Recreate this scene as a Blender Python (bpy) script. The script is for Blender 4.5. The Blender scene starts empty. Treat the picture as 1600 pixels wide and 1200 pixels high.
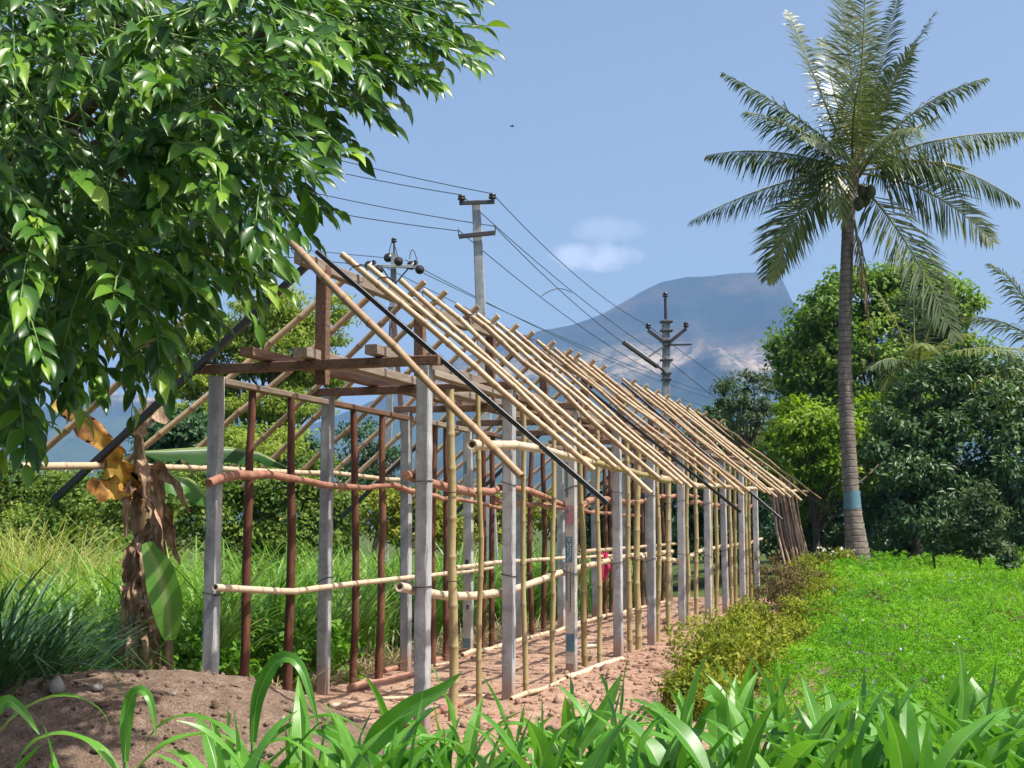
import bpy, math, random
import numpy as np
from mathutils import Vector

# ------------------------------------------------------------------ camera, sky, sun, exposure
SC = bpy.context.scene
COL = SC.collection
R = math.radians
FPX, PITCH, EYE = 2208.0, R(5.73), 1.51
cam = bpy.data.cameras.new('camera')
cam.sensor_width = 36.0
cam.lens = 36.0 * FPX / 1600.0
cam.clip_start, cam.clip_end = 0.1, 30000
camo = bpy.data.objects.new('camera', cam)
camo.location = (0, 0, EYE)
camo.rotation_euler = (R(90) + PITCH, 0, 0)
COL.objects.link(camo)
SC.camera = camo

SUN_AZ = R(113)      # clockwise from +Y (view direction) towards +X (right)
SUN_EL = R(60)
sund = Vector((math.sin(SUN_AZ) * math.cos(SUN_EL), math.cos(SUN_AZ) * math.cos(SUN_EL), math.sin(SUN_EL)))
sl = bpy.data.lights.new('sun', 'SUN')
sl.energy, sl.angle, sl.color = 4.7, R(0.53), (1.0, 0.95, 0.87)
so = bpy.data.objects.new('sun', sl)
so.rotation_euler = sund.to_track_quat('Z', 'Y').to_euler()
so.location = (8, 5, 20)
COL.objects.link(so)

SC.view_settings.view_transform = 'Standard'
SC.view_settings.look = 'None'
SC.view_settings.gamma = 1.0
SC.view_settings.exposure = 0.75
SC.view_settings.use_curve_mapping = False
SC.render.engine = 'CYCLES'
cy = SC.cycles
cy.use_denoising = True
cy.use_adaptive_sampling = True
cy.adaptive_threshold = 0.02
cy.max_bounces, cy.diffuse_bounces, cy.glossy_bounces = 5, 3, 2
cy.transmission_bounces, cy.transparent_max_bounces, cy.volume_bounces = 3, 4, 0
cy.caustics_reflective = cy.caustics_refractive = False

def cam_ray(px, py):
    u, v = (px - 800) / FPX, -(py - 600) / FPX
    return np.array([u, math.cos(PITCH) - v * math.sin(PITCH), math.sin(PITCH) + v * math.cos(PITCH)])

w = bpy.data.worlds.new('World')
SC.world = w
w.use_nodes = True
nt = w.node_tree
nt.nodes.clear()
def nd(tree, kind, **kw):
    n = tree.nodes.new(kind)
    for k, v in kw.items():
        setattr(n, k, v)
    return n
wo = nd(nt, 'ShaderNodeOutputWorld')
bg = nd(nt, 'ShaderNodeBackground')
bg.inputs[1].default_value = 0.117
sky = nd(nt, 'ShaderNodeTexSky', sky_type='NISHITA', sun_disc=False)
sky.sun_elevation, sky.sun_rotation = SUN_EL, SUN_AZ
sky.altitude, sky.air_density, sky.dust_density, sky.ozone_density = 500, 1.0, 6.5, 0.7
# a small soft cumulus and a veil above it, as shapes in the sky's direction vector
tc = nd(nt, 'ShaderNodeTexCoord')
def vdot(a_socket, vec):
    n = nd(nt, 'ShaderNodeVectorMath', operation='DOT_PRODUCT')
    nt.links.new(a_socket, n.inputs[0]); n.inputs[1].default_value = vec
    return n.outputs['Value']
def mth(op, a, b=None, c=None, clamp=False):
    n = nd(nt, 'ShaderNodeMath', operation=op, use_clamp=clamp)
    for i, v in enumerate((a, b, c)):
        if v is None: continue
        if isinstance(v, (int, float)): n.inputs[i].default_value = v
        else: nt.links.new(v, n.inputs[i])
    return n.outputs[0]
nz = nd(nt, 'ShaderNodeTexNoise'); nz.inputs['Scale'].default_value = 55; nz.inputs['Detail'].default_value = 6
nt.links.new(tc.outputs['Generated'], nz.inputs['Vector'])
prev = sky.outputs[0]
for (px, py, rx, ry, amt) in ((930, 402, 84, 24, .36), (952, 360, 66, 22, .16)):
    d0 = Vector(cam_ray(px, py)).normalized()
    rt = d0.cross(Vector((0, 0, 1))).normalized(); up = rt.cross(d0)
    u = mth('DIVIDE', vdot(tc.outputs['Generated'], rt), rx / FPX)
    v = mth('DIVIDE', mth('SUBTRACT', vdot(tc.outputs['Generated'], up), 0.0), ry / FPX)
    rr = mth('ADD', mth('MULTIPLY', u, u), mth('MULTIPLY', v, v))
    front = mth('GREATER_THAN', vdot(tc.outputs['Generated'], d0), 0.5)
    e = mth('ADD', mth('SUBTRACT', 1.0, rr), mth('MULTIPLY', mth('SUBTRACT', nz.outputs['Fac'], .5), 2.2))
    m = mth('MULTIPLY', mth('MULTIPLY', mth('MULTIPLY', e, 1.1, clamp=True), amt), front)
    mx = nd(nt, 'ShaderNodeMix', data_type='RGBA')
    nt.links.new(m, mx.inputs[0]); nt.links.new(prev, mx.inputs[6]); mx.inputs[7].default_value = (7.6, 7.5, 8.6, 1)
    prev = mx.outputs[2]
nt.links.new(prev, bg.inputs[0])
nt.links.new(bg.outputs[0], wo.inputs[0])

# ------------------------------------------------------------------ geometry of the place
TH = R(17.27)
SX, SY, BAY, WID = -0.647, 10.556, 2.081, 1.788
CA, SA = math.cos(TH), math.sin(TH)
A3, C3, Q3 = np.array([SA, CA, 0]), np.array([CA, -SA, 0]), np.array([SX, SY, 0.0])
O3 = np.array([0, 0, EYE])
def at(px, py, Y):                       # a point of the place at distance Y
    d = cam_ray(px, py); return O3 + d * (Y / d[1])
def to_shed(P):                          # world -> shed axes (across, along, up)
    P = np.asarray(P) - Q3; return np.array([P @ C3, P @ A3, P[2]])
def s2w(c, a, z): return Q3 + C3 * c + A3 * a + np.array([0, 0, z])
def on_c(px, py, c):
    d = cam_ray(px, py); return to_shed(O3 + d * (((Q3 - O3) @ C3 + c) / (d @ C3)))
def on_a(px, py, a):
    d = cam_ray(px, py); return to_shed(O3 + d * (((Q3 - O3) @ A3 + a) / (d @ A3)))
RC, RZ, RS = -WID / 2, 3.60, 0.87
def on_roof(px, py, side=1, lift=0.0):   # on the right (1) or left (-1) roof slope
    n = C3 * (side * RS) + np.array([0, 0, 1.0])
    p0 = s2w(RC, 0, RZ + lift)
    d = cam_ray(px, py); return to_shed(O3 + d * (((p0 - O3) @ n) / (d @ n)))

rng = np.random.default_rng(7)
rnd = random.Random(5)

def vnoise(x, y, seed=0):
    x = np.asarray(x, float); y = np.asarray(y, float)
    xi, yi = np.floor(x).astype(np.int64), np.floor(y).astype(np.int64)
    xf, yf = x - xi, y - yi
    xf, yf = xf * xf * (3 - 2 * xf), yf * yf * (3 - 2 * yf)
    def h(a, b):
        n = (a * 374761393 + b * 668265263 + seed * 974634533) & 0x7fffffff
        n = ((n ^ (n >> 13)) * 1274126177) & 0x7fffffff
        return ((n ^ (n >> 16)) & 0xffff) / 65535.0
    return (h(xi, yi) * (1 - xf) + h(xi + 1, yi) * xf) * (1 - yf) + (h(xi, yi + 1) * (1 - xf) + h(xi + 1, yi + 1) * xf) * yf
def fbm(x, y, o=4, seed=0):
    s, a, t = 0, 1.0, 0
    for i in range(o):
        s = s + a * vnoise(x * 2 ** i, y * 2 ** i, seed + i); t += a; a *= .5
    return s / t - .5
def sstep(a, b, x):
    t = np.clip((np.asarray(x, float) - a) / (b - a), 0, 1); return t * t * (3 - 2 * t)

# ------------------------------------------------------------------ materials
def srgb(r, g, b):
    f = lambda c: ((c / 255 + .055) / 1.055) ** 2.4 if c > 10 else c / 255 / 12.92
    return (f(r), f(g), f(b), 1)
class NT:
    def __init__(s, name):
        s.m = bpy.data.materials.new(name); s.m.use_nodes = True
        s.t = s.m.node_tree; s.t.nodes.clear()
        s.out = s.n('ShaderNodeOutputMaterial'); s.b = s.n('ShaderNodeBsdfPrincipled')
        s.t.links.new(s.b.outputs[0], s.out.inputs[0])
    def n(s, k, **kw): return nd(s.t, k, **kw)
    def l(s, a, b): s.t.links.new(a, b)
    def noise(s, scale, detail=4, rough=.55, vec=None, stretch=None):
        n = s.n('ShaderNodeTexNoise'); n.inputs['Scale'].default_value = scale
        n.inputs['Detail'].default_value = detail; n.inputs['Roughness'].default_value = rough
        if vec is None: vec = s.obj()
        if stretch:
            mp = s.n('ShaderNodeMapping'); mp.inputs['Scale'].default_value = stretch
            s.l(vec, mp.inputs[0]); vec = mp.outputs[0]
        s.l(vec, n.inputs['Vector']); return n.outputs['Fac']
    def obj(s): return s.n('ShaderNodeTexCoord').outputs['Object']
    def attr(s, name): return s.n('ShaderNodeAttribute', attribute_name=name).outputs['Fac']
    def rand(s): return s.n('ShaderNodeObjectInfo').outputs['Random']
    def ramp(s, f, stops):
        n = s.n('ShaderNodeValToRGB'); s.l(f, n.inputs[0]); e = n.color_ramp.elements
        while len(e) < len(stops): e.new(.5)
        for i, (p, c) in enumerate(stops): e[i].position = p; e[i].color = c if len(c) == 4 else (*c, 1)
        return n.outputs[0]
    def mix(s, f, a, b, mode='MIX'):
        n = s.n('ShaderNodeMix', data_type='RGBA', blend_type=mode)
        for i, v in ((0, f), (6, a), (7, b)):
            if isinstance(v, (int, float)): n.inputs[i].default_value = v
            elif isinstance(v, tuple): n.inputs[i].default_value = v if len(v) == 4 else (*v, 1)
            else: s.l(v, n.inputs[i])
        return n.outputs[2]
    def math(s, op, a, b=0.0, clamp=False):
        n = s.n('ShaderNodeMath', operation=op, use_clamp=clamp)
        for i, v in enumerate((a, b)):
            if isinstance(v, (int, float)): n.inputs[i].default_value = v
            else: s.l(v, n.inputs[i])
        return n.outputs[0]
    def fin(s, col, rough=.7, spec=.3, bump=None, bstr=.3, bdist=.01, trans=0.0, tcol=None):
        if isinstance(col, tuple): s.b.inputs['Base Color'].default_value = col
        else: s.l(col, s.b.inputs['Base Color'])
        s.b.inputs['Roughness'].default_value = rough
        s.b.inputs['Specular IOR Level'].default_value = spec
        if bump is not None:
            bn = s.n('ShaderNodeBump'); bn.inputs['Strength'].default_value = bstr; bn.inputs['Distance'].default_value = bdist
            s.l(bump, bn.inputs['Height']); s.l(bn.outputs[0], s.b.inputs['Normal'])
        if trans > 0:
            tr = s.n('ShaderNodeBsdfTranslucent')
            c = s.mix(1.0, col, (1.0, 1.05, .45), 'MULTIPLY') if tcol is None else s.mix(1.0, col, tcol, 'MULTIPLY')
            s.l(c, tr.inputs[0])
            mx = s.n('ShaderNodeMixShader'); mx.inputs[0].default_value = trans
            s.l(s.b.outputs[0], mx.inputs[1]); s.l(tr.outputs[0], mx.inputs[2]); s.l(mx.outputs[0], s.out.inputs[0])
        return s.m
M = {}
def leaf_mat(name, stops, rough=.5, spec=.35, trans=.3, nscale=.6, namt=.35):
    s = NT(name)
    f = s.attr('rnd')
    n = s.noise(nscale, 3)
    f = s.math('ADD', s.math('MULTIPLY', f, 1 - namt), s.math('MULTIPLY', s.math('MULTIPLY', s.math('SUBTRACT', n, .3), 2.5, True), namt))
    k = len(stops)
    col = s.ramp(f, [((i + .5) / k, c) for i, c in enumerate(stops)])
    M[name] = s.fin(col, rough, spec, trans=trans)
    return M[name]
leaf_mat('fig_leaf', [(.030, .090, .016), (.058, .155, .02), (.13, .27, .026), (.30, .45, .05)], .34, .45, .30, 1.2, .1)
leaf_mat('round_tree', [(.085, .17, .024), (.15, .26, .034), (.24, .36, .045)], .5, .3, .42)
leaf_mat('dark_tree', [(.05, .11, .036), (.085, .165, .055), (.15, .24, .10)], .42, .45, .32)
leaf_mat('lime_tree', [(.14, .26, .02), (.23, .37, .028), (.34, .46, .04)], .5, .25, .46)
leaf_mat('feather_tree', [(.19, .28, .04), (.28, .37, .06), (.38, .45, .09)], .6, .15, .5)
leaf_mat('deep_tree', [(.028, .075, .03), (.045, .11, .04), (.075, .155, .055)], .5, .3, .28)
leaf_mat('hedge', [(.065, .13, .02), (.13, .21, .03), (.23, .31, .05)], .55, .25, .38, 1.2)
leaf_mat('hedge_flower', [(.45, .33, .05), (.55, .42, .12), (.5, .4, .2)], .6, .2, .2)
leaf_mat('lucerne', [(.06, .20, .010), (.11, .33, .010), (.18, .43, .014), (.31, .48, .05)], .6, .12, .36, .55, .5)
leaf_mat('lucerne_flower', [(.35, .28, .5), (.5, .45, .62)], .6, .2, .2)
leaf_mat('weed', [(.075, .125, .015), (.17, .22, .022), (.30, .33, .035), (.46, .42, .09)], .6, .15, .38, 2.0)
leaf_mat('dry_weed', [(.10, .075, .035), (.16, .12, .05), (.15, .15, .04)], .7, .2, .25, 2.0)
leaf_mat('broad_weed', [(.07, .20, .016), (.13, .31, .022), (.22, .40, .035)], .5, .3, .4, 2.0)
leaf_mat('napier', [(.07, .20, .02), (.12, .28, .03), (.20, .38, .05), (.42, .48, .20)], .42, .4, .4, .8)
leaf_mat('pale_grass', [(.17, .27, .05), (.28, .36, .08), (.42, .43, .14), (.54, .48, .24)], .6, .2, .35, .8)
leaf_mat('dark_grass', [(.03, .09, .025), (.05, .13, .033), (.085, .18, .045)], .4, .45, .25, .8)
leaf_mat('straw', [(.28, .22, .11), (.40, .33, .18), (.46, .40, .25)], .7, .2, .2, 1.0)
leaf_mat('frond', [(.042, .075, .028), (.075, .115, .042), (.13, .165, .06), (.36, .34, .15)], .36, .5, .2, .35, .35)
leaf_mat('young_frond', [(.09, .13, .025), (.16, .20, .035), (.24, .25, .06)], .4, .45, .3, .5)
leaf_mat('dead_frond', [(.10, .065, .035), (.16, .10, .055), (.22, .15, .09)], .75, .15, .15, .8)
leaf_mat('fine_tree', [(.05, .09, .035), (.08, .13, .05), (.12, .17, .07)], .55, .3, .3)

def mk_corn():
    s = NT('maize_leaf')
    mid = s.attr('mid'); r = s.attr('rnd')
    st = s.noise(9, 3, .5)
    base = s.ramp(s.math('ADD', s.math('MULTIPLY', r, .5), s.math('MULTIPLY', st, .5)), [(.15, (.07, .22, .028)), (.5, (.11, .31, .038)), (.85, (.17, .38, .055))])
    blot = s.math('MULTIPLY', s.math('SUBTRACT', s.noise(3.5, 5, .7), .60), 5.0, True)
    base = s.mix(s.math('MULTIPLY', blot, .7), base, (.42, .40, .16))
    col = s.mix(s.math('MULTIPLY', mid, .8), base, (.40, .52, .25))
    M['maize'] = s.fin(col, .36, .4, trans=.38)
    s = NT('maize_stalk'); M['stalk'] = s.fin(s.ramp(s.noise(6), [(.3, (.09, .2, .04)), (.7, (.2, .3, .09))]), .5)
mk_corn()

def mk_bamboo(name, a, b, c):
    s = NT(name)
    n = s.noise(3.2, 5, .7); f = s.noise(30, 3, .6, stretch=(1, 1, 1))
    col = s.ramp(s.math('ADD', s.math('MULTIPLY', n, .6), s.math('MULTIPLY', s.rand(), .4)), [(.25, a), (.5, b), (.78, c)])
    col = s.mix(s.math('MULTIPLY', s.math('SUBTRACT', f, .52), 1.6, True), col, (.20, .12, .06))
    col = s.mix(s.math('MULTIPLY', s.attr('node'), .62), col, (.17, .10, .05))
    M[name] = s.fin(col, .42, .4, f, .12, .004)
mk_bamboo('bamboo_dry', (.33, .215, .125), (.45, .32, .19), (.56, .43, .275))
mk_bamboo('bamboo_green', (.25, .20, .08), (.36, .28, .12), (.43, .345, .185))
mk_bamboo('bamboo_pale', (.46, .345, .22), (.56, .44, .30), (.63, .52, .38))
def mk_wood(name, a, b, c, rough=.7, sc=3.0, st=(14, 1.2, 14), bstr=.35):
    s = NT(name)
    n = s.noise(sc, 5, .6, stretch=st); n2 = s.noise(1.7, 3)
    col = s.ramp(s.math('ADD', s.math('MULTIPLY', n, .7), s.math('MULTIPLY', s.math('ADD', n2, s.rand()), .18)), [(.3, a), (.5, b), (.72, c)])
    M[name] = s.fin(col, rough, .25, n, bstr, .006)
mk_wood('timber', (.070, .036, .024), (.13, .073, .048), (.23, .14, .098))
mk_wood('timber_grey', (.13, .10, .075), (.22, .17, .13), (.33, .27, .21))
mk_wood('bark_pole', (.065, .025, .016), (.12, .048, .028), (.20, .09, .05), .65, 4, (6, 6, 1.5))
mk_wood('pink_branch', (.20, .085, .055), (.33, .16, .105), (.45, .26, .18), .6, 5, (4, 2, 4))
mk_wood('bark', (.05, .035, .025), (.10, .075, .05), (.16, .12, .085), .85, 3, (5, 5, 1.2), .6)
mk_wood('stick', (.10, .055, .038), (.25, .15, .10), (.45, .33, .24), .8, 3, (8, 8, 1))
def mk_concrete(name, dark, light, sc=1.0):
    s = NT(name)
    n = s.noise(4 * sc, 6, .65); f = s.noise(60, 4, .6)
    st = s.noise(1.6, 4, .5, stretch=(6, 6, .6))
    v = s.math('ADD', s.math('MULTIPLY', n, .5), s.math('MULTIPLY', st, .5))
    big = s.noise(9 * sc, 5, .7)
    col = s.ramp(s.math('ADD', v, s.math('MULTIPLY', s.math('SUBTRACT', s.rand(), .5), .12)), [(.36, dark), (.6, light)])
    col = s.mix(s.math('MULTIPLY', s.math('SUBTRACT', big, .5), 3.0, True), col, tuple(x * .62 for x in dark[:3]))
    sp = s.n('ShaderNodeSeparateXYZ'); s.l(s.obj(), sp.inputs[0])
    ln_ = s.math('PINGPONG', s.math('ADD', sp.outputs[2], s.math('MULTIPLY', s.rand(), .5)), .29)
    col = s.mix(s.math('MULTIPLY', s.math('LESS_THAN', ln_, .003), .2), col, tuple(x * .5 for x in dark[:3]))
    mud = s.math('MULTIPLY', s.math('SUBTRACT', s.math('ADD', .12, s.math('MULTIPLY', n, .35)), sp.outputs[2]), 5.0, True)
    col = s.mix(s.math('MULTIPLY', mud, .75), col, (.30, .19, .14))
    pits = s.math('MULTIPLY', s.math('SUBTRACT', .38, f), 8, True)
    col = s.mix(pits, col, tuple(x * .45 for x in dark[:3]))
    M[name] = s.fin(col, .85, .2, s.math('ADD', n, f), .5, .004)
mk_concrete('concrete', (.26, .26, .264), (.48, .475, .467))
mk_concrete('pole_concrete', (.20, .215, .235), (.34, .35, .37))
def plain(name, col, rough=.6, spec=.3, metal=0, nz=.25, sc=8):
    s = NT(name)
    n = s.noise(sc, 4)
    c = s.mix(n, tuple(x * (1 - nz) for x in col), tuple(min(1, x * (1 + nz)) for x in col))
    M[name] = s.fin(c, rough, spec, n, .15, .003); s.b.inputs['Metallic'].default_value = metal
plain('black_steel', (.018, .018, .02), .42, .5)
plain('wire_dark', (.03, .03, .032), .6)
plain('iron', (.045, .043, .045), .6, .4)
plain('rust', (.11, .06, .045), .8)
plain('porcelain', (.030, .022, .022), .22, .6)
plain('lamp_grey', (.35, .37, .38), .35)
plain('teal_band', (.10, .20, .25), .5, .3, 0, .12)
plain('pink_cloth', (.52, .05, .13), .8, .2, 0, .35, 14)
plain('print_pink', (.42, .20, .22), .7, .2, 0, .4, 40)
plain('print_teal', (.10, .19, .24), .7, .2, 0, .3, 40)
plain('print_paper', (.46, .42, .36), .75, .2, 0, .22, 25)
plain('print_ink', (.07, .06, .055), .8, .2, 0, .4, 60)
plain('print_white', (.62, .64, .64), .7, .2)
plain('print_ochre', (.30, .19, .06), .7, .2, 0, .4, 60)
plain('husk', (.06, .07, .028), .5, .4, 0, .4)
plain('road_grey', (.34, .335, .34), .9, .2, 0, .12, 1.5)
plain('bird_dark', (.05, .05, .055), .8)
plain('cut_wood', (.60, .42, .22), .7, .2)
plain('ash_stone', (.33, .29, .26), .85, .2, 0, .3, 10)
plain('white_petal', (.72, .68, .55), .7, .2)
def mk_banana():
    s = NT('banana_leaf'); r = s.attr('rnd'); mid = s.attr('mid')
    rib = s.noise(4, 2, .5, stretch=(3, 3, 20))
    col = s.ramp(s.math('ADD', s.math('MULTIPLY', r, .6), s.math('MULTIPLY', rib, .4)), [(.2, (.04, .12, .03)), (.5, (.08, .22, .035)), (.8, (.14, .33, .045))])
    M['banana_green'] = s.fin(s.mix(mid, col, (.3, .4, .14)), .35, .45, trans=.38)
    s = NT('banana_dying')
    n = s.noise(5, 5, .65)
    col = s.ramp(n, [(.36, (.09, .045, .025)), (.47, (.26, .12, .04)), (.57, (.48, .27, .05)), (.70, (.50, .38, .09))])
    M['banana_dying'] = s.fin(col, .6, .2, n, .3, .01, trans=.3, tcol=(1, .9, .6))
    s = NT('banana_dry')
    n = s.noise(7, 5, .65); f = s.noise(5, 4, .6, stretch=(12, 12, 1.5))
    col = s.ramp(s.math('ADD', s.math('MULTIPLY', n, .5), s.math('MULTIPLY', f, .5)), [(.34, (.13, .075, .045)), (.5, (.37, .235, .15)), (.64, (.62, .46, .33))])
    M['banana_dry'] = s.fin(col, .75, .2, f, .4, .01, trans=.12, tcol=(1, .9, .7))
    s = NT('banana_stem')
    n = s.noise(4, 5, .6, stretch=(6, 6, .8))
    M['banana_stem'] = s.fin(s.ramp(n, [(.3, (.055, .035, .022)), (.5, (.15, .10, .055)), (.7, (.25, .24, .09))]), .6, .3, n, .5, .01)
mk_banana()
def mk_trunk():
    s = NT('palm_bark')
    z = s.n('ShaderNodeSeparateXYZ'); s.l(s.obj(), z.inputs[0])
    n = s.noise(3.5, 5, .6); n2 = s.noise(12, 4, .6, stretch=(1, 1, .35))
    wv = s.math('SINE', s.math('MULTIPLY', s.math('ADD', z.outputs[2], s.math('MULTIPLY', n, .12)), 46.0))
    ring = s.math('MULTIPLY', s.math('SUBTRACT', wv, .55), 2.2, True)
    col = s.ramp(s.math('ADD', s.math('MULTIPLY', n, .5), s.math('MULTIPLY', n2, .5)), [(.3, (.105, .082, .068)), (.5, (.20, .162, .135)), (.7, (.32, .27, .23))])
    col = s.mix(s.math('MULTIPLY', ring, .55), col, (.075, .06, .05))
    M['palm_bark'] = s.fin(col, .85, .2, s.math('SUBTRACT', n2, ring), .5, .02)
mk_trunk()

# ------------------------------------------------------------------ builders
def link(o, parent=None):
    COL.objects.link(o)
    if parent is not None: o.parent = parent
    return o
def tag(o, label=None, cat=None, group=None, kind=None):
    if label: o['label'] = label
    if cat: o['category'] = cat
    if group: o['group'] = group
    if kind: o['kind'] = kind
    return o
def thing(name, label, cat, loc=(0, 0, 0), rz=0.0, group=None):
    o = bpy.data.objects.new(name, None)
    o.empty_display_size = .2
    o.location = [float(v) for v in loc]; o.rotation_euler = (0, 0, rz)
    return tag(link(o), label, cat, group)
def mesh_of(name, V, F, mat, attrs=None, smooth=True):
    V = np.asarray(V, dtype=np.float32)
    me = bpy.data.meshes.new(name)
    if isinstance(F, np.ndarray):
        n, k = F.shape
        me.vertices.add(len(V)); me.vertices.foreach_set('co', V.ravel())
        me.loops.add(n * k); me.loops.foreach_set('vertex_index', F.astype(np.int32).ravel())
        me.polygons.add(n); me.polygons.foreach_set('loop_start', np.arange(0, n * k, k, dtype=np.int32))
        me.update(calc_edges=True)
    else:
        me.from_pydata(V.tolist(), [], F)
    if smooth: me.polygons.foreach_set('use_smooth', np.ones(len(me.polygons), dtype=bool))
    for k, a in (attrs or {}).items():
        at_ = me.attributes.new(k, 'FLOAT', 'POINT'); at_.data.foreach_set('value', np.asarray(a, dtype=np.float32))
    if mat: me.materials.append(M[mat] if isinstance(mat, str) else mat)
    me.update()
    return me
def obj(name, V, F, mat, parent=None, attrs=None, smooth=True, kind=None, loc=None):
    V = np.asarray(V, dtype=float)
    if parent is not None and loc is None: loc = parent_loc(parent)
    if loc is not None: V = V - np.asarray(loc)
    o = bpy.data.objects.new(name, mesh_of(name, V, F, mat, attrs, smooth))
    link(o, parent)
    if kind: o['kind'] = kind
    return o
def parent_loc(p):
    L = np.zeros(3)
    while p is not None: L = L + np.array(p.location); p = p.parent
    return L
def tube(P, rad, n=8, caps=True, squash=None):
    P = [Vector(p) for p in P]; m = len(P)
    if not hasattr(rad, '__len__'): rad = [rad] * m
    V, F = [], []
    t0 = (P[1] - P[0]).normalized()
    u = t0.cross(Vector((0, 0, 1)))
    if u.length < 1e-3: u = Vector((1, 0, 0))
    u.normalize()
    for i in range(m):
        t = (P[min(i + 1, m - 1)] - P[max(i - 1, 0)])
        if t.length < 1e-9: t = t0
        t.normalize()
        u = (u - t * u.dot(t)); u.normalize(); v = t.cross(u)
        for k in range(n):
            a = 2 * math.pi * k / n
            V.append(tuple(P[i] + (u * math.cos(a) + v * math.sin(a)) * rad[i]))
    for i in range(m - 1):
        for k in range(n):
            F.append((i * n + k, i * n + (k + 1) % n, (i + 1) * n + (k + 1) % n, (i + 1) * n + k))
    if caps:
        V += V[:n] + V[(m - 1) * n:m * n]
        F.append(tuple(m * n + k for k in range(n - 1, -1, -1))); F.append(tuple((m + 1) * n + k for k in range(n)))
    return V, F
def box(cx, cy, cz, sx, sy, sz, ch=0.0):
    x, y, z = sx / 2, sy / 2, sz / 2
    if ch <= 0:
        V = [(cx + a * x, cy + b * y, cz + c * z) for c in (-1, 1) for a, b in ((-1, -1), (1, -1), (1, 1), (-1, 1))]
        return V, [(3, 2, 1, 0), (4, 5, 6, 7), (0, 1, 5, 4), (1, 2, 6, 5), (2, 3, 7, 6), (3, 0, 4, 7)]
    ring = [(-x + ch, -y), (x - ch, -y), (x, -y + ch), (x, y - ch), (x - ch, y), (-x + ch, y), (-x, y - ch), (-x, -y + ch)]
    V = [(cx + a, cy + b, cz - z) for a, b in ring] + [(cx + a, cy + b, cz + z) for a, b in ring]
    return V, [tuple(range(7, -1, -1)), tuple(range(8, 16))] + [(k, (k + 1) % 8, 8 + (k + 1) % 8, 8 + k) for k in range(8)]
def bar(p, q, wd, ht, ch=.006, up=(0, 0, 1)):           # rectangular timber from p to q
    p, q = Vector(p), Vector(q); t = (q - p).normalized()
    s = t.cross(Vector(up))
    if s.length < 1e-4: s = Vector((1, 0, 0))
    s.normalize(); u = s.cross(t)
    x, y = wd / 2, ht / 2
    ring = [(-x + ch, -y), (x - ch, -y), (x, -y + ch), (x, y - ch), (x - ch, y), (-x + ch, y), (-x, y - ch), (-x, -y + ch)]
    V = [tuple(p + s * a + u * b) for a, b in ring] + [tuple(q + s * a + u * b) for a, b in ring]
    return V, [tuple(range(8)), tuple(range(15, 7, -1))] + [(k, 8 + k, 8 + (k + 1) % 8, (k + 1) % 8) for k in range(8)]
def join(*parts):
    V, F = [], []
    for v, f in parts:
        o = len(V); V += list(v); F += [tuple(i + o for i in t) for t in f]
    return V, F
def wander(P, seg, amp, r=rnd):
    """resample a polyline at about seg and let it wander"""
    P = [np.array(p, float) for p in P]; out = []
    for a, b in zip(P[:-1], P[1:]):
        n = max(1, int(round(np.linalg.norm(b - a) / seg)))
        out += [a + (b - a) * i / n for i in range(n)]
    out.append(P[-1])
    for i in range(1, len(out) - 1): out[i] = out[i] + np.array([r.gauss(0, amp) for _ in range(3)])
    return out
def bamboo(name, P, r0, r1, mat, parent, amp=.006, node=.27, n=9):
    """a culm with swollen joints along polyline P (in the parent's axes)"""
    P = [np.array(p, float) for p in P]
    if amp: P = wander(P, .5, amp)
    seg = [np.linalg.norm(b - a) for a, b in zip(P[:-1], P[1:])]; L = sum(seg); cum = np.r_[0, np.cumsum(seg)]
    PA = np.array(P)
    def pt(d): return np.array([np.interp(d, cum, PA[:, i]) for i in range(3)])
    S, K, B = [], [], []
    d = rnd.uniform(.05, node); marks = []
    while d < L - .03: marks.append(d); d += node * rnd.uniform(.8, 1.2)
    st = [(0, 0, 1.0)]
    for m_ in marks:
        st += [(m_ - .030, 0, .98), (m_ - .006, .4, 1.10), (m_ + .003, 1, 1.14), (m_ + .014, .35, 1.04), (m_ + .04, 0, .97)]
    st.append((L, 0, 1.0))
    st = sorted(s_ for s_ in st if 0 <= s_[0] <= L)
    V, F = tube([pt(s_[0]) for s_ in st], [(r0 + (r1 - r0) * s_[0] / L) * s_[2] for s_ in st], n, False)
    at_ = list(np.repeat([s_[1] for s_ in st], n))
    # cut ends: rim, then a recessed hollow with its inner shade painted dark
    for ring, d, e in ((0, 0.0, .03), (len(st) - 1, L, L - .03)):
        R0 = [np.array(v) for v in V[ring * n:(ring + 1) * n]]; c0, c1 = pt(d), pt(e); b = len(V)
        V += [tuple(v) for v in R0] + [tuple(c0 + (v - c0) * .6) for v in R0] + [tuple(c1 + (v - c0) * .58) for v in R0]
        at_ += [0] * n + [.2] * n + [1.4] * n
        for q in range(n):
            q2 = (q + 1) % n
            F += [(b + q, b + q2, b + n + q2, b + n + q), (b + n + q, b + n + q2, b + 2 * n + q2, b + 2 * n + q)]
        F.append(tuple(b + 2 * n + q for q in range(n)))
    o = obj(name, V, F, mat, parent, {'node': at_}, loc=(0, 0, 0))
    return o
def pole(name, P, r0, r1, mat, parent, amp=.012, seg=.25, n=8, kn=.06):
    P = wander(P, seg, amp); m = len(P)
    rr = [(r0 + (r1 - r0) * i / (m - 1)) * (1 + rnd.uniform(-kn, kn)) for i in range(m)]
    V, F = tube(P, rr, n)
    return obj(name, V, F, mat, parent, loc=(0, 0, 0))

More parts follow.
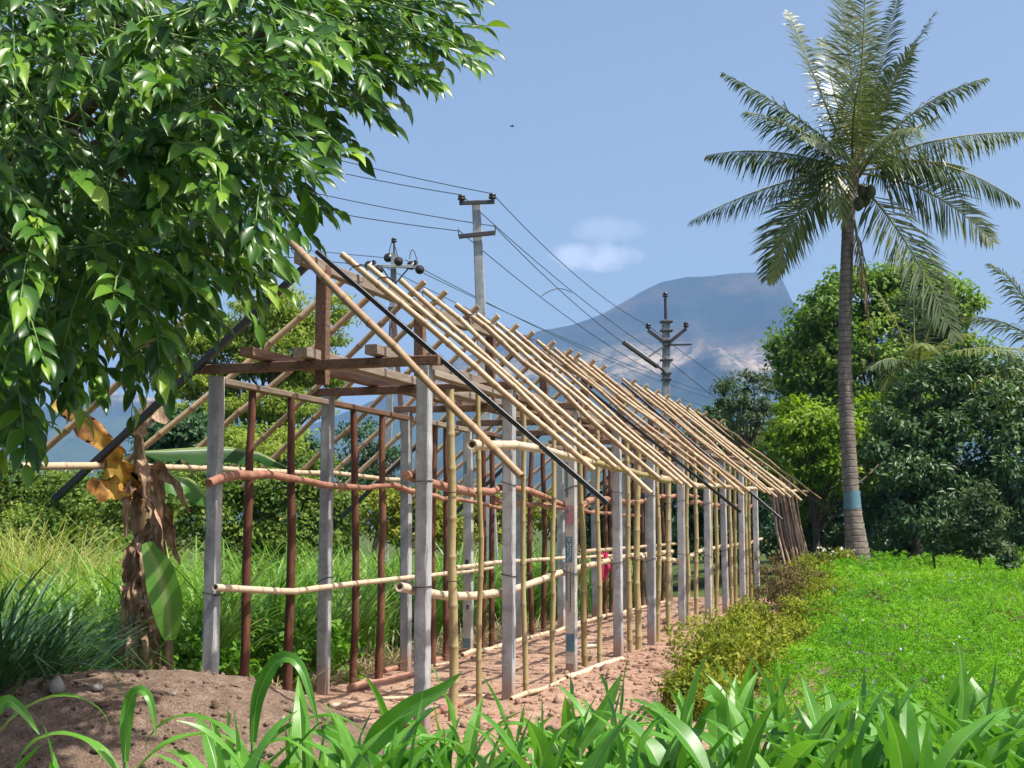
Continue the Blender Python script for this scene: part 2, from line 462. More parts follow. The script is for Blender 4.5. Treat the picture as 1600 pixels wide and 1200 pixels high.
# leaf clouds (numpy)
def unit(a): return a / np.maximum(np.linalg.norm(a, axis=1, keepdims=True), 1e-9)
T_RHOMB = (np.array([[0, 0, 0], [.5, .42, .08], [0, 1, -.06], [-.5, .42, .08]]), np.array([[0, 1, 2], [0, 2, 3]]))
T_TRI = (np.array([[-.5, 0, 0], [.5, 0, 0], [0, 1, 0]]), np.array([[0, 1, 2]]))
def _big_leaf():
    rows = [(0, .03, 0), (.09, .2, .008), (.21, .37, .016), (.36, .48, .022), (.52, .49, .012), (.67, .39, -.015), (.80, .23, -.05), (.90, .085, -.095), (1.0, .0, -.15)]
    V, F = [], []
    for y, hw, z in rows:
        V += [(-hw, y, z + hw * .22), (0, y, z), (hw, y, z + hw * .22)]
    for i in range(len(rows) - 1):
        a = i * 3
        F += [(a, a + 1, a + 4, a + 3), (a + 1, a + 2, a + 5, a + 4)]
    return np.array(V), np.array(F)
T_BIG = _big_leaf()
def leaves(P, D, N, L, Wd, tmpl):
    """returns V, F, rnd-attribute index for n leaves at P pointing D with normal about N"""
    P, D = np.asarray(P, float), unit(np.asarray(D, float))
    S = unit(np.cross(D, N)); N = np.cross(S, D)
    n = len(P); L = np.broadcast_to(L, n)[:, None]; Wd = np.broadcast_to(Wd, n)[:, None]
    t, f = tmpl; k = len(t)
    V = np.empty((n, k, 3))
    for i in range(k):
        V[:, i] = P + S * (t[i, 0] * Wd) + D * (t[i, 1] * L) + N * (t[i, 2] * L)
    F = (f[None] + (np.arange(n) * k)[:, None, None]).reshape(-1, f.shape[1])
    return V.reshape(-1, 3), F, k
def leaf_obj(name, P, D, N, L, Wd, tmpl, mat, parent, r=None, kind='stuff', loc=None):
    V, F, k = leaves(P, D, N, L, Wd, tmpl)
    if r is None: r = rng.random(len(P))
    return obj(name, V, F, mat, parent, {'rnd': np.repeat(r, k)}, smooth=False, kind=kind, loc=loc)
def sphere_dirs(n): return unit(rng.normal(size=(n, 3)))
def crown(lobes, clumps, per, spread, up=.25, shell=(.55, 1.0), zflat=.7):
    """clumped leaf positions over ellipsoid lobes: P, outward D, clump centres"""
    wts = np.array([l[3] * l[4] + l[4] * l[5] + l[3] * l[5] for l in lobes]); wts = wts / wts.sum()
    Ps, Ds, Cs, Rs = [], [], [], []
    for l, wt in zip(lobes, wts):
        m = max(3, int(round(clumps * wt)))
        d = sphere_dirs(m); d[:, 2] = d[:, 2] * .9 + up; d = unit(d)
        r = shell[0] + (shell[1] - shell[0]) * rng.random(m) ** .6
        r = r * (1 + .5 * (rng.random(m) - .6))
        c = np.array(l[:3]) + d * r[:, None] * np.array(l[3:6])
        cnt = rng.integers(int(per * .5), int(per * 1.5) + 1, m)
        idx = np.repeat(np.arange(m), cnt)
        od = sphere_dirs(len(idx)); od[:, 2] = od[:, 2] * .9 + .18
        psz = spread * rng.uniform(.55, 1.5, m)
        off = od * (psz[idx] * 1.55 * rng.random(len(idx)) ** .45)[:, None]; off[:, 2] *= zflat
        Ps.append(c[idx] + off); Ds.append(unit(d[idx] * .55 + od * .75 + rng.normal(size=off.shape) * .3))
        Cs.append(c); Rs.append(np.clip(rng.random(m)[idx] * .6 + rng.random(len(idx)) * .4, 0, 1))
    return np.vstack(Ps), np.vstack(Ds), np.vstack(Cs), np.concatenate(Rs)
def limbs(base, top, targets, r0, n_bend=3, sag=.1, n=7):
    """tapered trunk from base to top, limbs from it to the targets; one joined mesh"""
    base, top = np.array(base, float), np.array(top, float)
    parts = []
    k = 7
    tr = [base + (top - base) * i / k + np.array([rnd.gauss(0, r0 * .35), rnd.gauss(0, r0 * .35), 0]) * (0 < i < k) for i in range(k + 1)]
    tr[0] = base - np.array([0, 0, .15])
    rr = [r0 * (1.35 if i == 0 else 1.0) * (1 - .55 * i / k) for i in range(k + 1)]
    parts.append(tube(tr, rr, n + 2))
    for t in targets:
        t = np.array(t, float)
        j = rnd.randint(3, k); s = tr[j]
        mid = (s + t) / 2 + np.array([rnd.gauss(0, .1), rnd.gauss(0, .1), rnd.uniform(.0, .25)]) * np.linalg.norm(t - s) * .5
        P = [s, (s * 2 + mid) / 3, mid, (mid + t) / 2, t]
        P = [P[0]] + [p + np.array([rnd.gauss(0, .03) for _ in range(3)]) * np.linalg.norm(t - s) * .4 for p in P[1:]]
        r = rr[j] * rnd.uniform(.35, .6)
        parts.append(tube(P, [r, r * .85, r * .65, r * .42, r * .15], n - 1, True))
    return join(*parts)
def make_tree(name, label, cat, base, top, lobes, clumps, per, spread, L, Wd, mat, r0, tmpl=T_RHOMB, droop=.25, nl=14, bark='bark', group=None, **kw):
    base = np.array(base, float)
    t = thing(name, label, cat, base, group=group)
    P, D, Cc, rr = crown(lobes, clumps, per, spread, **kw)
    N = D * .8 + sphere_dirs(len(P)) * .38; N[:, 2] += .42          # blades face outwards and up
    D = D * .35 + sphere_dirs(len(P)) * .75; D[:, 2] -= droop + .25   # and hang
    leaf_obj('crown', P, D, N, L * rng.uniform(.7, 1.3, len(P)), Wd * rng.uniform(.7, 1.3, len(P)), tmpl, mat, t, rr)
    sel = Cc[rng.choice(len(Cc), min(nl, len(Cc)), replace=False)]
    V, F = limbs(base, top, list(sel), r0)
    obj('trunk', V, F, bark, t)
    return t
def blades(P, H, Wd, lean, az, mat, name, parent=None, seg=4, bend=.9, r=None, kind='stuff', loc=None):
    """curved grass blades (numpy): P bases, H lengths"""
    n = len(P); H = np.broadcast_to(H, n); Wd = np.broadcast_to(Wd, n); lean = np.broadcast_to(lean, n)
    dx, dy = np.cos(az), np.sin(az)
    V = np.empty((n, seg * 2 + 1, 3)); pos = np.array(P, float).copy(); ang = lean.copy()
    tw = rng.uniform(-.9, .9, n)
    sx, sy = -np.sin(az + tw), np.cos(az + tw)
    for i in range(seg + 1):
        wd = Wd * (1 - (i / seg) ** 1.8) * (.65 + .35 * min(1, i * 2 / seg))
        if i < seg:
            V[:, 2 * i] = pos - np.stack([sx, sy, 0 * sx], 1) * (wd / 2)[:, None]
            V[:, 2 * i + 1] = pos + np.stack([sx, sy, 0 * sx], 1) * (wd / 2)[:, None]
        else: V[:, 2 * seg] = pos
        st = H / seg
        pos = pos + np.stack([np.sin(ang) * dx, np.sin(ang) * dy, np.cos(ang)], 1) * st[:, None]
        ang = ang + bend * (i + 1) / seg * 2 / seg * rng.uniform(.5, 1.5, n)
    f = []
    for i in range(seg - 1): f += [(2 * i, 2 * i + 1, 2 * i + 3), (2 * i, 2 * i + 3, 2 * i + 2)]
    f.append((2 * seg - 2, 2 * seg - 1, 2 * seg)); f = np.array(f); k = 2 * seg + 1
    F = (f[None] + (np.arange(n) * k)[:, None, None]).reshape(-1, 3)
    if r is None: r = rng.random(n)
    return obj(name, V.reshape(-1, 3), F, mat, parent, {'rnd': np.repeat(r, k)}, smooth=False, kind=kind, loc=loc)
def ribbon(path, width, up, nx=4, fold=.2, wave=0.0, tear=0.0, mat='maize', name='leaf', parent=None, droop=0.0, rv=None, midw=.2):
    """a long leaf: path points, width per point, up hint; V-folded, wavy margin"""
    P = np.array(path, float); m = len(P); up = np.array(up, float)
    V, mid, F = [], [], []
    ph = rnd.uniform(0, 6)
    xs_ = [-1, -.55, -.09, 0, .09, .55, 1] if nx == 4 else [(j / nx - .5) * 2 for j in range(nx + 1)]
    nx = len(xs_) - 1
    for i in range(m):
        t = P[min(i + 1, m - 1)] - P[max(i - 1, 0)]; t = t / (np.linalg.norm(t) + 1e-9)
        s = np.cross(t, up); s = s / (np.linalg.norm(s) + 1e-9); u = np.cross(s, t)
        for x in xs_:
            wd = width[i] / 2 * (1 - tear * rnd.random() * abs(x))
            V.append(P[i] + s * x * wd + u * (abs(x) * fold * wd + math.sin(ph + i * 1.4 + (2 if x > 0 else 0)) * wave * wd * abs(x)) - np.array([0, 0, droop * wd * x * x]))
            mid.append(1.0 if abs(x) < 1e-6 else 0.0)
    for i in range(m - 1):
        for j in range(nx):
            a = i * (nx + 1) + j; F.append((a, a + 1, a + nx + 2, a + nx + 1))
    return obj(name, V, F, mat, parent, {'mid': mid, 'rnd': [rnd.random() if rv is None else rv] * len(V)})
def arc(base, az, el0, length, bend, n=12, twist=0.0, power=1.6):
    p = np.array(base, float); out = [p.copy()]; st = length / n
    for i in range(n):
        el = el0 - bend * ((i + 1) / n) ** power
        a = az + twist * i / n
        p = p + np.array([math.cos(el) * math.cos(a), math.cos(el) * math.sin(a), math.sin(el)]) * st; out.append(p.copy())
    return out
def bez(p0, p1, p2, n=12):
    p0, p1, p2 = map(np.array, (p0, p1, p2)); return [p0 * (1 - t) ** 2 + p1 * 2 * t * (1 - t) + p2 * t * t for t in np.linspace(0, 1, n + 1)]

# ------------------------------------------------------------------ setting: ground, road, hills
def field_e(x, y): return x - (1.75 + (y - 9.9) * .222 + .18 * np.sin(y * .9))
def gz(x, y):
    x = np.asarray(x, float); y = np.asarray(y, float)
    e = field_e(x, y)
    near = 1 - sstep(45, 80, np.hypot(x, y - 15))
    f = sstep(-.2, .7, e)
    z = f * (.06 + .34 * sstep(9, 30, y)) + sstep(29.5, 32.5, y) * sstep(3.5, 6.0, x) * .30
    z = z - .12 * sstep(-3.2, -6, x)
    z = z + near * (.05 * fbm(x * .9, y * .9, 3, 3))
    ca = (x - SX) * CA - (y - SY) * SA; aa = (x - SX) * SA + (y - SY) * CA
    dirt = sstep(-2.6, -2.2, ca) * (1 - sstep(1.2, 2.2, ca)) * sstep(-3.5, -2.5, aa) * (1 - sstep(20, 21.5, aa))
    bank = np.exp(-((ca - .75) / .42) ** 2) * sstep(.5, 2.5, aa) * (1 - sstep(17, 19, aa)) * .10
    z = z + dirt * (fbm(x * 5.5, y * 5.5, 4, 11) * .075) + bank * (.75 + .9 * fbm(x * 3, y * 3, 3, 23))
    return z * near
def gzf(x, y): return float(gz(np.array([x]), np.array([y]))[0])
def spaced(fine0, fine1, step, out, grow):
    a = list(np.arange(fine0, fine1 + 1e-6, step)); s = step
    while a[-1] < out[1]: s *= grow; a.append(a[-1] + s)
    s = step; lo = [a[0]]
    while lo[-1] > out[0]: s *= grow; lo.append(lo[-1] - s)
    return np.array(lo[:0:-1] + a)
gxs = spaced(-4.5, 8.5, .085, (-9000, 9000), 1.22)
gys = spaced(7.0, 31.5, .11, (-60, 12000), 1.22)
gX, gY = np.meshgrid(gxs, gys)
gV = np.stack([gX.ravel(), gY.ravel(), gz(gX, gY).ravel()], 1)
def grid_faces(nx, ny):
    i = np.arange((ny - 1) * (nx - 1)); r_, c_ = i // (nx - 1), i % (nx - 1); a = r_ * nx + c_
    return np.stack([a, a + 1, a + nx + 1, a + nx], 1)
ca_ = (gX - SX) * CA - (gY - SY) * SA; aa_ = (gX - SX) * SA + (gY - SY) * CA
wob = fbm(gX * 1.3, gY * 1.3, 3, 41) * .7
soil = sstep(-2.35, -1.95, ca_ + wob * .5) * (1 - sstep(.2, .5, field_e(gX, gY) + wob)) * sstep(-7, -5, aa_) * (1 - sstep(19.5, 20.5, aa_))
s = NT('ground_soil')
so_a = s.attr('soil')
n1, n2, n3 = s.noise(1.1, 5, .6), s.noise(9, 6, .65), s.noise(45, 4, .6)
v_ = s.math('ADD', s.math('MULTIPLY', n1, .35), s.math('ADD', s.math('MULTIPLY', n2, .4), s.math('MULTIPLY', n3, .25)))
dirtc = s.ramp(v_, [(.34, (.16, .092, .064)), (.5, (.31, .195, .137)), (.64, (.47, .325, .24))])
grassc = s.ramp(v_, [(.36, (.035, .055, .016)), (.52, (.07, .10, .028)), (.66, (.14, .14, .05))])
M['ground'] = s.fin(s.mix(so_a, grassc, dirtc), .95, .1, s.math('ADD', n2, s.math('MULTIPLY', n3, .5)), .7, .03)
g = obj('ground', gV, grid_faces(len(gxs), len(gys)), 'ground', None, {'soil': soil.ravel()}, kind='structure')

# pale track showing through the grass on the left
rp = [at(-260, 1010, 20.5), at(60, 985, 20.8), at(220, 972, 21.5), at(420, 962, 23), at(620, 950, 25)]
V, F = [], []
for i, p in enumerate(rp):
    for k_ in (-.55, 0, .55): V.append((p[0] - .1 * k_, p[1] + k_, gzf(p[0], p[1] + k_) + .03))
for i in range(len(rp) - 1):
    for k_ in range(2): a = i * 3 + k_; F.append((a, a + 3, a + 4, a + 1))
obj('path', V, F, 'road_grey', kind='structure')

# hills: a table mountain and lower ridges, 3.4 km away
def hills():
    prof = [(-1500, 740), (-800, 700), (-300, 690), (0, 668), (90, 632), (180, 612), (260, 622), (360, 655), (470, 668), (560, 640), (640, 596), (720, 560), (800, 530), (870, 513), (935, 492), (975, 470), (1005, 451), (1030, 438), (1070, 431), (1110, 428), (1196, 427), (1209, 431), (1218, 443), (1226, 466), (1246, 490), (1330, 520), (1450, 548), (1620, 590), (1900, 650), (2600, 720), (3600, 760)]
    px = np.array([p[0] for p in prof], float); py = np.array([p[1] for p in prof], float)
    Y0 = 3400.0
    hz = 821.5
    nx, ny = 420, 130
    xs = np.linspace(-1500, 3600, nx); ys = np.r_[np.linspace(1500, 3400, ny - 30), np.linspace(3430, 5400, 30)]
    X = (xs[None, :] - 800) / FPX * Y0 + 0 * ys[:, None]; Yg = ys[:, None] + 0 * X
    top = (hz - np.interp(xs, px, py)) / FPX * Y0 + EYE
    top = top + fbm(xs * .02, xs * 0 + 3, 4, 5) * 12
    t = np.clip((Yg - 1500) / 1900, 0, 1)
    warp = fbm(X / 260, Yg / 420, 5, 71)
    tt = np.clip(t + warp * .22 * np.sin(np.pi * t), 0, 1)
    # terraces: foot slope, bench with cliffs, upper slope, cap cliff
    f = np.interp(tt, [0, .30, .40, .44, .56, .60, .90, .955, 1.0], [0, .10, .17, .26, .34, .44, .86, .985, 1.0])
    Z = top[None, :] * f
    gul = np.abs(fbm(X / 150, Yg / 900, 5, 91)) * 2
    Z = Z - gul * 120 * np.sin(np.pi * np.clip(f, 0, 1)) * (f > .02) + fbm(X / 60, Yg / 60, 4, 17) * 46 * np.sin(np.pi * np.clip(f, .02, 1))
    back = sstep(3500, 5400, Yg); Z = np.where(Yg > 3400, top[None, :] * (1 - back) - 1, Z)
    Z = np.minimum(Z, top[None, :] * (.25 + .75 * f) + 1) - 2
    V = np.stack([X.ravel(), Yg.ravel(), Z.ravel()], 1)
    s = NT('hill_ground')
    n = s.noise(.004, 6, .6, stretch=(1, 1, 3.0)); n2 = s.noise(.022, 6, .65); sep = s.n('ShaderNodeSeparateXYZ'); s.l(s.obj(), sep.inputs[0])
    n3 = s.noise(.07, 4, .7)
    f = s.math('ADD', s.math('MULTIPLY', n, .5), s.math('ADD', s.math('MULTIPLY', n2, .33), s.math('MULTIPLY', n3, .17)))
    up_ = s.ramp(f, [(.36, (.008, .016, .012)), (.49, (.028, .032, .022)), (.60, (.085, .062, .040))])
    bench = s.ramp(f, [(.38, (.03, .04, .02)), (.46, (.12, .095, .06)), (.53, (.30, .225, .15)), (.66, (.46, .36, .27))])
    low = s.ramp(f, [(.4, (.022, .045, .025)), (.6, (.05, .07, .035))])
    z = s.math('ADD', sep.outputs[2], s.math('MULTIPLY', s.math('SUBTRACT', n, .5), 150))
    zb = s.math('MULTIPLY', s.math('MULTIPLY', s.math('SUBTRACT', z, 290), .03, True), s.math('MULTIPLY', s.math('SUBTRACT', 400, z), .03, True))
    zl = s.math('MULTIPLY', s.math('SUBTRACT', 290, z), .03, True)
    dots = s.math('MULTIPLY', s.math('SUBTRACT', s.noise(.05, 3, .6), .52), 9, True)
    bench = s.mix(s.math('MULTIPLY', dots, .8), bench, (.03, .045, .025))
    col = s.mix(zl, s.mix(zb, up_, bench), low)  # bare and forested ground tones, with sun patch and cloud shadow painted in
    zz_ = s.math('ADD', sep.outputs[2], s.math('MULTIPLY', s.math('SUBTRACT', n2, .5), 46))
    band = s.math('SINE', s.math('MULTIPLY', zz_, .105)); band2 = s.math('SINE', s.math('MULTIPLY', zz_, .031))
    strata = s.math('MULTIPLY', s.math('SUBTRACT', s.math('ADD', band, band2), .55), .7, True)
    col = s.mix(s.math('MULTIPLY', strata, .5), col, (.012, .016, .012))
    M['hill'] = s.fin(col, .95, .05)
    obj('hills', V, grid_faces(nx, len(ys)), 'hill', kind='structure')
    return float(V[:, 2].max())
hill_top = hills()

# ------------------------------------------------------------------ soil heap
def heap():
    c = at(215, 1100, 9.55); cx, cy_ = c[0], c[1]
    t = thing('soil_heap', 'low heap of loose brown soil beside the front left concrete post', 'soil heap', (cx, cy_, 0))
    xs = np.linspace(-2.6, 2.1, 150); ys = np.linspace(-1.6, 1.5, 100)
    X, Y = np.meshgrid(xs, ys)
    prof = np.interp(X, [-2.6, -1.9, -1.25, -.75, -.3, .25, .7, 1.1, 1.55, 2.1], [0, .10, .33, .50, .555, .565, .50, .36, .16, 0])
    r = np.clip(1 - (np.abs(Y - .1 * np.sin(X * 2)) / (1.35 - .12 * np.abs(X))) ** 1.7, 0, 1)
    Z = prof * r + (fbm(X * 3, Y * 3, 3, 7) * .05 + fbm(X * 14, Y * 14, 4, 8) * .032) * sstep(0, .15, prof * r)
    Z = Z + gz(X + cx, Y + cy_) * (1 - sstep(0, .12, prof * r)) - .02 - .06 * (1 - sstep(0, .05, prof * r))
    s = NT('heap_soil')
    n2, n3 = s.noise(7, 6, .65), s.noise(55, 5, .65)
    v = s.math('ADD', s.math('MULTIPLY', n2, .5), s.math('MULTIPLY', n3, .5))
    M['heap'] = s.fin(s.ramp(v, [(.34, (.095, .064, .047)), (.5, (.215, .150, .108)), (.66, (.39, .285, .212))]), .95, .1, s.math('ADD', n2, n3), 1.0, .03)
    obj('soil', np.stack([X.ravel() + cx, Y.ravel() + cy_, Z.ravel()], 1), grid_faces(150, 100), 'heap', t)
    n = 900
    x = rng.uniform(-1.9, 1.7, n); y = rng.uniform(-1.3, 1.0, n)
    ix = np.clip(np.searchsorted(xs, x), 0, 149); iy = np.clip(np.searchsorted(ys, y), 0, 99)
    P = np.stack([x + cx, y + cy_, Z[iy, ix]], 1)
    V, F = clods(P, rng.gamma(1.6, .0065, n) + .004)
    obj('clods', V, F, 'heap', t, kind='stuff', smooth=False)
    for px, py, sz in ((88, 1128, .075), (150, 1160, .04), (272, 1078, .02), (443, 1118, .025)):
        p = at(px, py, 9.15); 
        jx = min(149, max(0, int(np.searchsorted(xs, p[0] - cx)))); jy = min(99, max(0, int(np.searchsorted(ys, p[1] - cy_))))
        V, F = clods(np.array([[p[0], p[1], Z[jy, jx] + sz * .3]]), np.array([sz]), sub=True)
        obj('stone', V, F, 'ash_stone', t, smooth=False)
ICO_V = np.array([(0, 0, 1), (.89, 0, .45), (.28, .85, .45), (-.72, .53, .45), (-.72, -.53, .45), (.28, -.85, .45), (.72, .53, -.45), (-.28, .85, -.45), (-.89, 0, -.45), (-.28, -.85, -.45), (.72, -.53, -.45), (0, 0, -1)])
ICO_F = np.array([(0, 1, 2), (0, 2, 3), (0, 3, 4), (0, 4, 5), (0, 5, 1), (1, 6, 2), (2, 7, 3), (3, 8, 4), (4, 9, 5), (5, 10, 1), (6, 7, 2), (7, 8, 3), (8, 9, 4), (9, 10, 5), (10, 6, 1), (11, 7, 6), (11, 8, 7), (11, 9, 8), (11, 10, 9), (11, 6, 10)])
def clods(P, size, sub=False):
    n = len(P)
    V = ICO_V[None] * (rng.uniform(.72, 1.2, (n, 12, 1)) if sub else rng.uniform(.6, 1.35, (n, 12, 1))) * rng.uniform(.65, 1.35, (n, 1, 3)) * size[:, None, None]
    V[:, :, 2] *= .75
    V = V + P[:, None, :]
    return V.reshape(-1, 3), (ICO_F[None] + (np.arange(n) * 12)[:, None, None]).reshape(-1, 3)
heap()

# clods and crumbs of dug earth on the shed floor and along its right bank
n = 4200
ca2 = np.r_[rng.uniform(-2.0, .4, n // 2), rng.normal(.75, .42, n - n // 2)]; aa2 = rng.uniform(-1.6, 18.5, n)
P = np.array([s2w(c, a, 0) for c, a in zip(ca2, aa2)]); P[:, 2] = gz(P[:, 0], P[:, 1])
sz = rng.gamma(1.2, .0075, n) + .005; sz[n // 2:] *= 1.9; sz = np.minimum(sz, .085)
V, F = clods(P, sz)
tag(obj('earth_clods', V, F, 'ground', None, {'soil': np.ones(len(V))}, smooth=False, kind='stuff'), 'crumbled reddish earth clods over the shed floor and bank', 'soil clods')

# ------------------------------------------------------------------ the shed frame
shed = thing('shed_frame', 'unfinished gabled shed frame of concrete posts, timber beams and bamboo rafters', 'shed', (SX, SY, 0), -TH)
LOC0 = (0, 0, 0)
def part(name, vf, mat, parent=shed, label=None, smooth=False):
    o = obj(name, vf[0], vf[1], mat, parent, loc=LOC0, smooth=smooth)
    if label: o['label'] = label
    return o
def sgz(c, a): p = s2w(c, a, 0); return gzf(p[0], p[1])
PR = [660, 795, 893, 966, 1018, 1066, 1107, 1134, 1161, 1184]
PL = [332, 507, 635, 732, 812, 877, 930, 976, 1012, 1045]
POST = .102
def post_mesh(h):
    V, F = [], []
    nz_ = 7
    base = box(0, 0, h / 2, POST, POST, h, .010)
    return base
posts = {}
for side, tab in ((0, PR), (1, PL)):
    c = -side * WID
    for k, px in enumerate(tab):
        a = on_c(px, 950 if side == 0 else 900, c)[1] if not (side and k > 7) else BAY * k
        h = 2.70 + rnd.uniform(-.02, .015)
        g0 = sgz(c, a) - .15
        q = POST / 2; nzs = 26; ch_ = .008
        V, F = [], []
        for zi in range(nzs + 1):
            zz_ = g0 + (h - g0) * zi / nzs
            for ex, ey, fx, fy_ in ((-1, -1, 1, 0), (1, -1, -1, 0), (1, -1, 0, 1), (1, 1, 0, -1), (1, 1, -1, 0), (-1, 1, 1, 0), (-1, 1, 0, -1), (-1, -1, 0, 1)):
                cc_ = ch_ * (1 + (rnd.random() ** 6) * 2.2)
                V.append((ex * q + fx * cc_ + rnd.gauss(0, .0007), ey * q + fy_ * cc_ + rnd.gauss(0, .0007), zz_ + (0 if zi in (0, nzs) else rnd.gauss(0, .02))))
        for zi in range(nzs):
            for e_ in range(8): F.append((zi * 8 + e_, zi * 8 + (e_ + 1) % 8, zi * 8 + 8 + (e_ + 1) % 8, zi * 8 + 8 + e_))
        F.append(tuple(nzs * 8 + e_ for e_ in range(8)))
        lean = (rnd.gauss(0, .004), rnd.gauss(0, .004))
        V = [(x + c + lean[0] * z, y + a + lean[1] * z, z) for x, y, z in V]
        o = part('concrete_post', (V, F), 'concrete')
        posts[(side, k)] = (c, a, h, o)
# the printed sheet stuck on two of the posts
def printed(side, k, z0, z1, pieces, label):
    c, a, h, po = posts[(side, k)]
    o = part('printed_sheet', box(c, a - POST / 2 - .004, (z0 + z1) / 2, .098, .003, z1 - z0), 'print_paper', po, label)
    for (x, zc, w_, h_, m_) in pieces:
        part('print', box(c + x, a - POST / 2 - .0075, zc, w_, .002, h_), m_, po)
ink = [(0.0, 1.62, .094, .19, 'print_pink'), (-.008, 1.27, .072, .26, 'print_teal')]
printed(0, 2, .12, 2.28, ink + [(-.034, .93, .016, .36, 'print_teal'), (.005, .86, .014, .44, 'print_ochre'), (.035, .98, .010, .16, 'print_teal'), (0, .33, .085, .18, 'print_teal'), (-.03, 1.98, .026, .36, 'print_teal')], 'weathered printed sheet with a pink picture and teal lettering panel')
printed(1, 3, .08, 2.5, [(-.02, 2.2, .03, .14, 'print_teal'), (.0, 1.05, .04, .12, 'print_ink'), (.01, .55, .03, .05, 'print_ink'), (0, .13, .095, .11, 'print_teal')], 'weathered printed sheet with faded dark marks')
c, a, h, po = posts[(0, 2)]
# unreadable sideways letters: five block glyphs of strokes in the teal panel
for gi in range(5):
    zc = 1.17 + gi * .05; y_ = a - POST / 2 - .0095
    strokes = [[(-.016, 0, .004, .034), (0, .015, .03, .005)], [(0, .015, .034, .005), (0, -.015, .034, .005), (.015, 0, .005, .03)], [(-.015, 0, .005, .034), (.015, 0, .005, .034), (0, .015, .03, .005), (0, -.015, .03, .005)],
               [(-.015, 0, .005, .034), (0, -.015, .03, .005), (.012, 0, .006, .026)], [(0, .013, .034, .005), (0, -.013, .034, .005), (0, 0, .005, .026)]][gi]
    part('letter', join(*[box(c - .006 + x, y_, zc + z, w_, .0015, h_) for x, z, w_, h_ in strokes]), 'print_white', po)
for q in range(9):
    part('letter', box(c + .005, a - POST / 2 - .0095, .70 + q * .038, .010, .0015, .02), 'print_ink', po)
V, F = tube([(c - .02 + .02 * math.cos(t_), a - POST / 2 - .010, 1.64 + .05 * math.sin(t_)) for t_ in np.linspace(.3, 5.2, 9)], .004, 5)
part('print', (V, F), 'print_teal', po)

# tie beams across, king posts, ridge, long timbers on the beams, wall plates
for k in range(10):
    a0 = posts[(1, k)][1]; a1 = posts[(0, k)][1]; d = POST * .0
    zc = 2.745 + rnd.uniform(-.006, .006)
    part('tie_beam', bar((-WID - .13 - rnd.uniform(0, .05), a0 + d, zc), (.12 + rnd.uniform(0, .05), a1 + d, zc + rnd.uniform(-.01, .012)), .10, .070), 'timber')
    if k % 1 == 0:
        ak = (a0 + a1) / 2
        part('king_post', bar((RC + rnd.uniform(-.01, .01), ak + .09, 2.60 if k == 0 else 2.79), (RC, ak + .09, 3.53), .095, .085, .006, (0, 1, 0)), 'timber')
for i in range(5):
    a0, a1 = -.35 + i * 3.85, min(18.95, -.35 + (i + 1) * 3.85 + .02)
    part('ridge_beam', bar((RC + rnd.uniform(-.008, .008), a0, 3.52 + .03 * (i % 2)), (RC, a1 - .004, 3.52 + .03 * (i % 2)), .075, .09), 'timber_grey')
for px, py, mat, wd, ht, a_end in ((409, 556, 'timber', .11, .07, 5.2), (478, 536, 'timber_grey', .115, .075, 4.6), (588, 520, 'timber_grey', .10, .075, 18.6)):
    p = on_a(px, py, -.12 if px != 478 else -.12)
    z = 2.83 if px == 409 else (2.90 if px == 478 else 2.93)
    cc = on_a(px, py, -.10)[0]
    # the long timbers lie on the tie beams
    part('long_timber', bar((cc, -.35 if px == 409 else -.2, 2.822), (cc + .02, a_end, 2.822), wd, ht), mat)
part('long_timber', bar((RC - .35, 5.3, 2.835), (RC - .35, 18.4, 2.835), .10, .07), 'timber')
part('long_timber', bar((RC + .02, 4.7, 2.835), (RC + .05, 18.2, 2.835), .10, .07), 'timber')
for k in range(9):
    for side in (1, 0):
        c0, aa, h, _ = posts[(side, k)]; a2 = posts[(side, k + 1)][1]
        part('wall_plate', bar((c0 + (-.0 if side else .02), aa + .07, 2.655), (c0 + .01, a2 - .07, 2.65), .085, .05), 'timber_grey' if k % 2 == 0 else 'timber')

# bark poles of the left wall, bamboo poles of the right wall
lp = {0: (388, 447), 1: (553, 592), 2: (676, 700), 3: (757, 772), 4: (833, 848), 5: (897, 912), 6: (944, 955)}
for k in range(9):
    c0, a0 = posts[(1, k)][:2]; a1 = posts[(1, k + 1)][1]
    for j in range(2):
        a = on_c(lp[k][j], 850, -WID)[1] if k in lp else a0 + (a1 - a0) * (.35 + .33 * j)
        a = min(max(a, a0 + .2), a1 - .2)
        b = -WID + rnd.uniform(-.03, .03)
        bend = rnd.uniform(-.04, .04)
        pole('bark_pole', [(b, a, sgz(b, a) - .12), (b + bend, a + bend, 1.2), (b, a + rnd.uniform(-.05, .05), 2.66)], rnd.uniform(.036, .042), rnd.uniform(.029, .034), 'bark_pole', shed, .004, .3, 9, .05)
rp_ = {0: ((707, .040), (749, .025)), 1: ((822, .027), (863, .027)), 2: ((914, .035), (936, .030)), 3: ((984, .036), (997, .045)), 4: ((1028, .034), (1046, .040)), 5: ((1075, .034), (1088, .036)), 6: ((1112, .036), (1120, .036)), 7: ((1143, .036), (1150, .036)), 8: ((1167, .036), (1174, .038))}
for k in range(9):
    for j, (px, rad) in enumerate(rp_[k]):
        c0 = .02 + rnd.uniform(-.02, .02)
        a = on_c(px, 950, c0)[1]
        ln = rnd.uniform(-.10, .10) if px not in (914,) else -.24
        cT = 2.62 + rnd.uniform(-.06, .06)
        bamboo('bamboo_pole', [(c0, a, sgz(c0, a) - .12), (c0 + rnd.uniform(-.02, .02), a + ln * .4, 1.3), (c0, a + ln, cT)], rad * .98, rad * .82, 'bamboo_green', shed, .008, .33, 10)

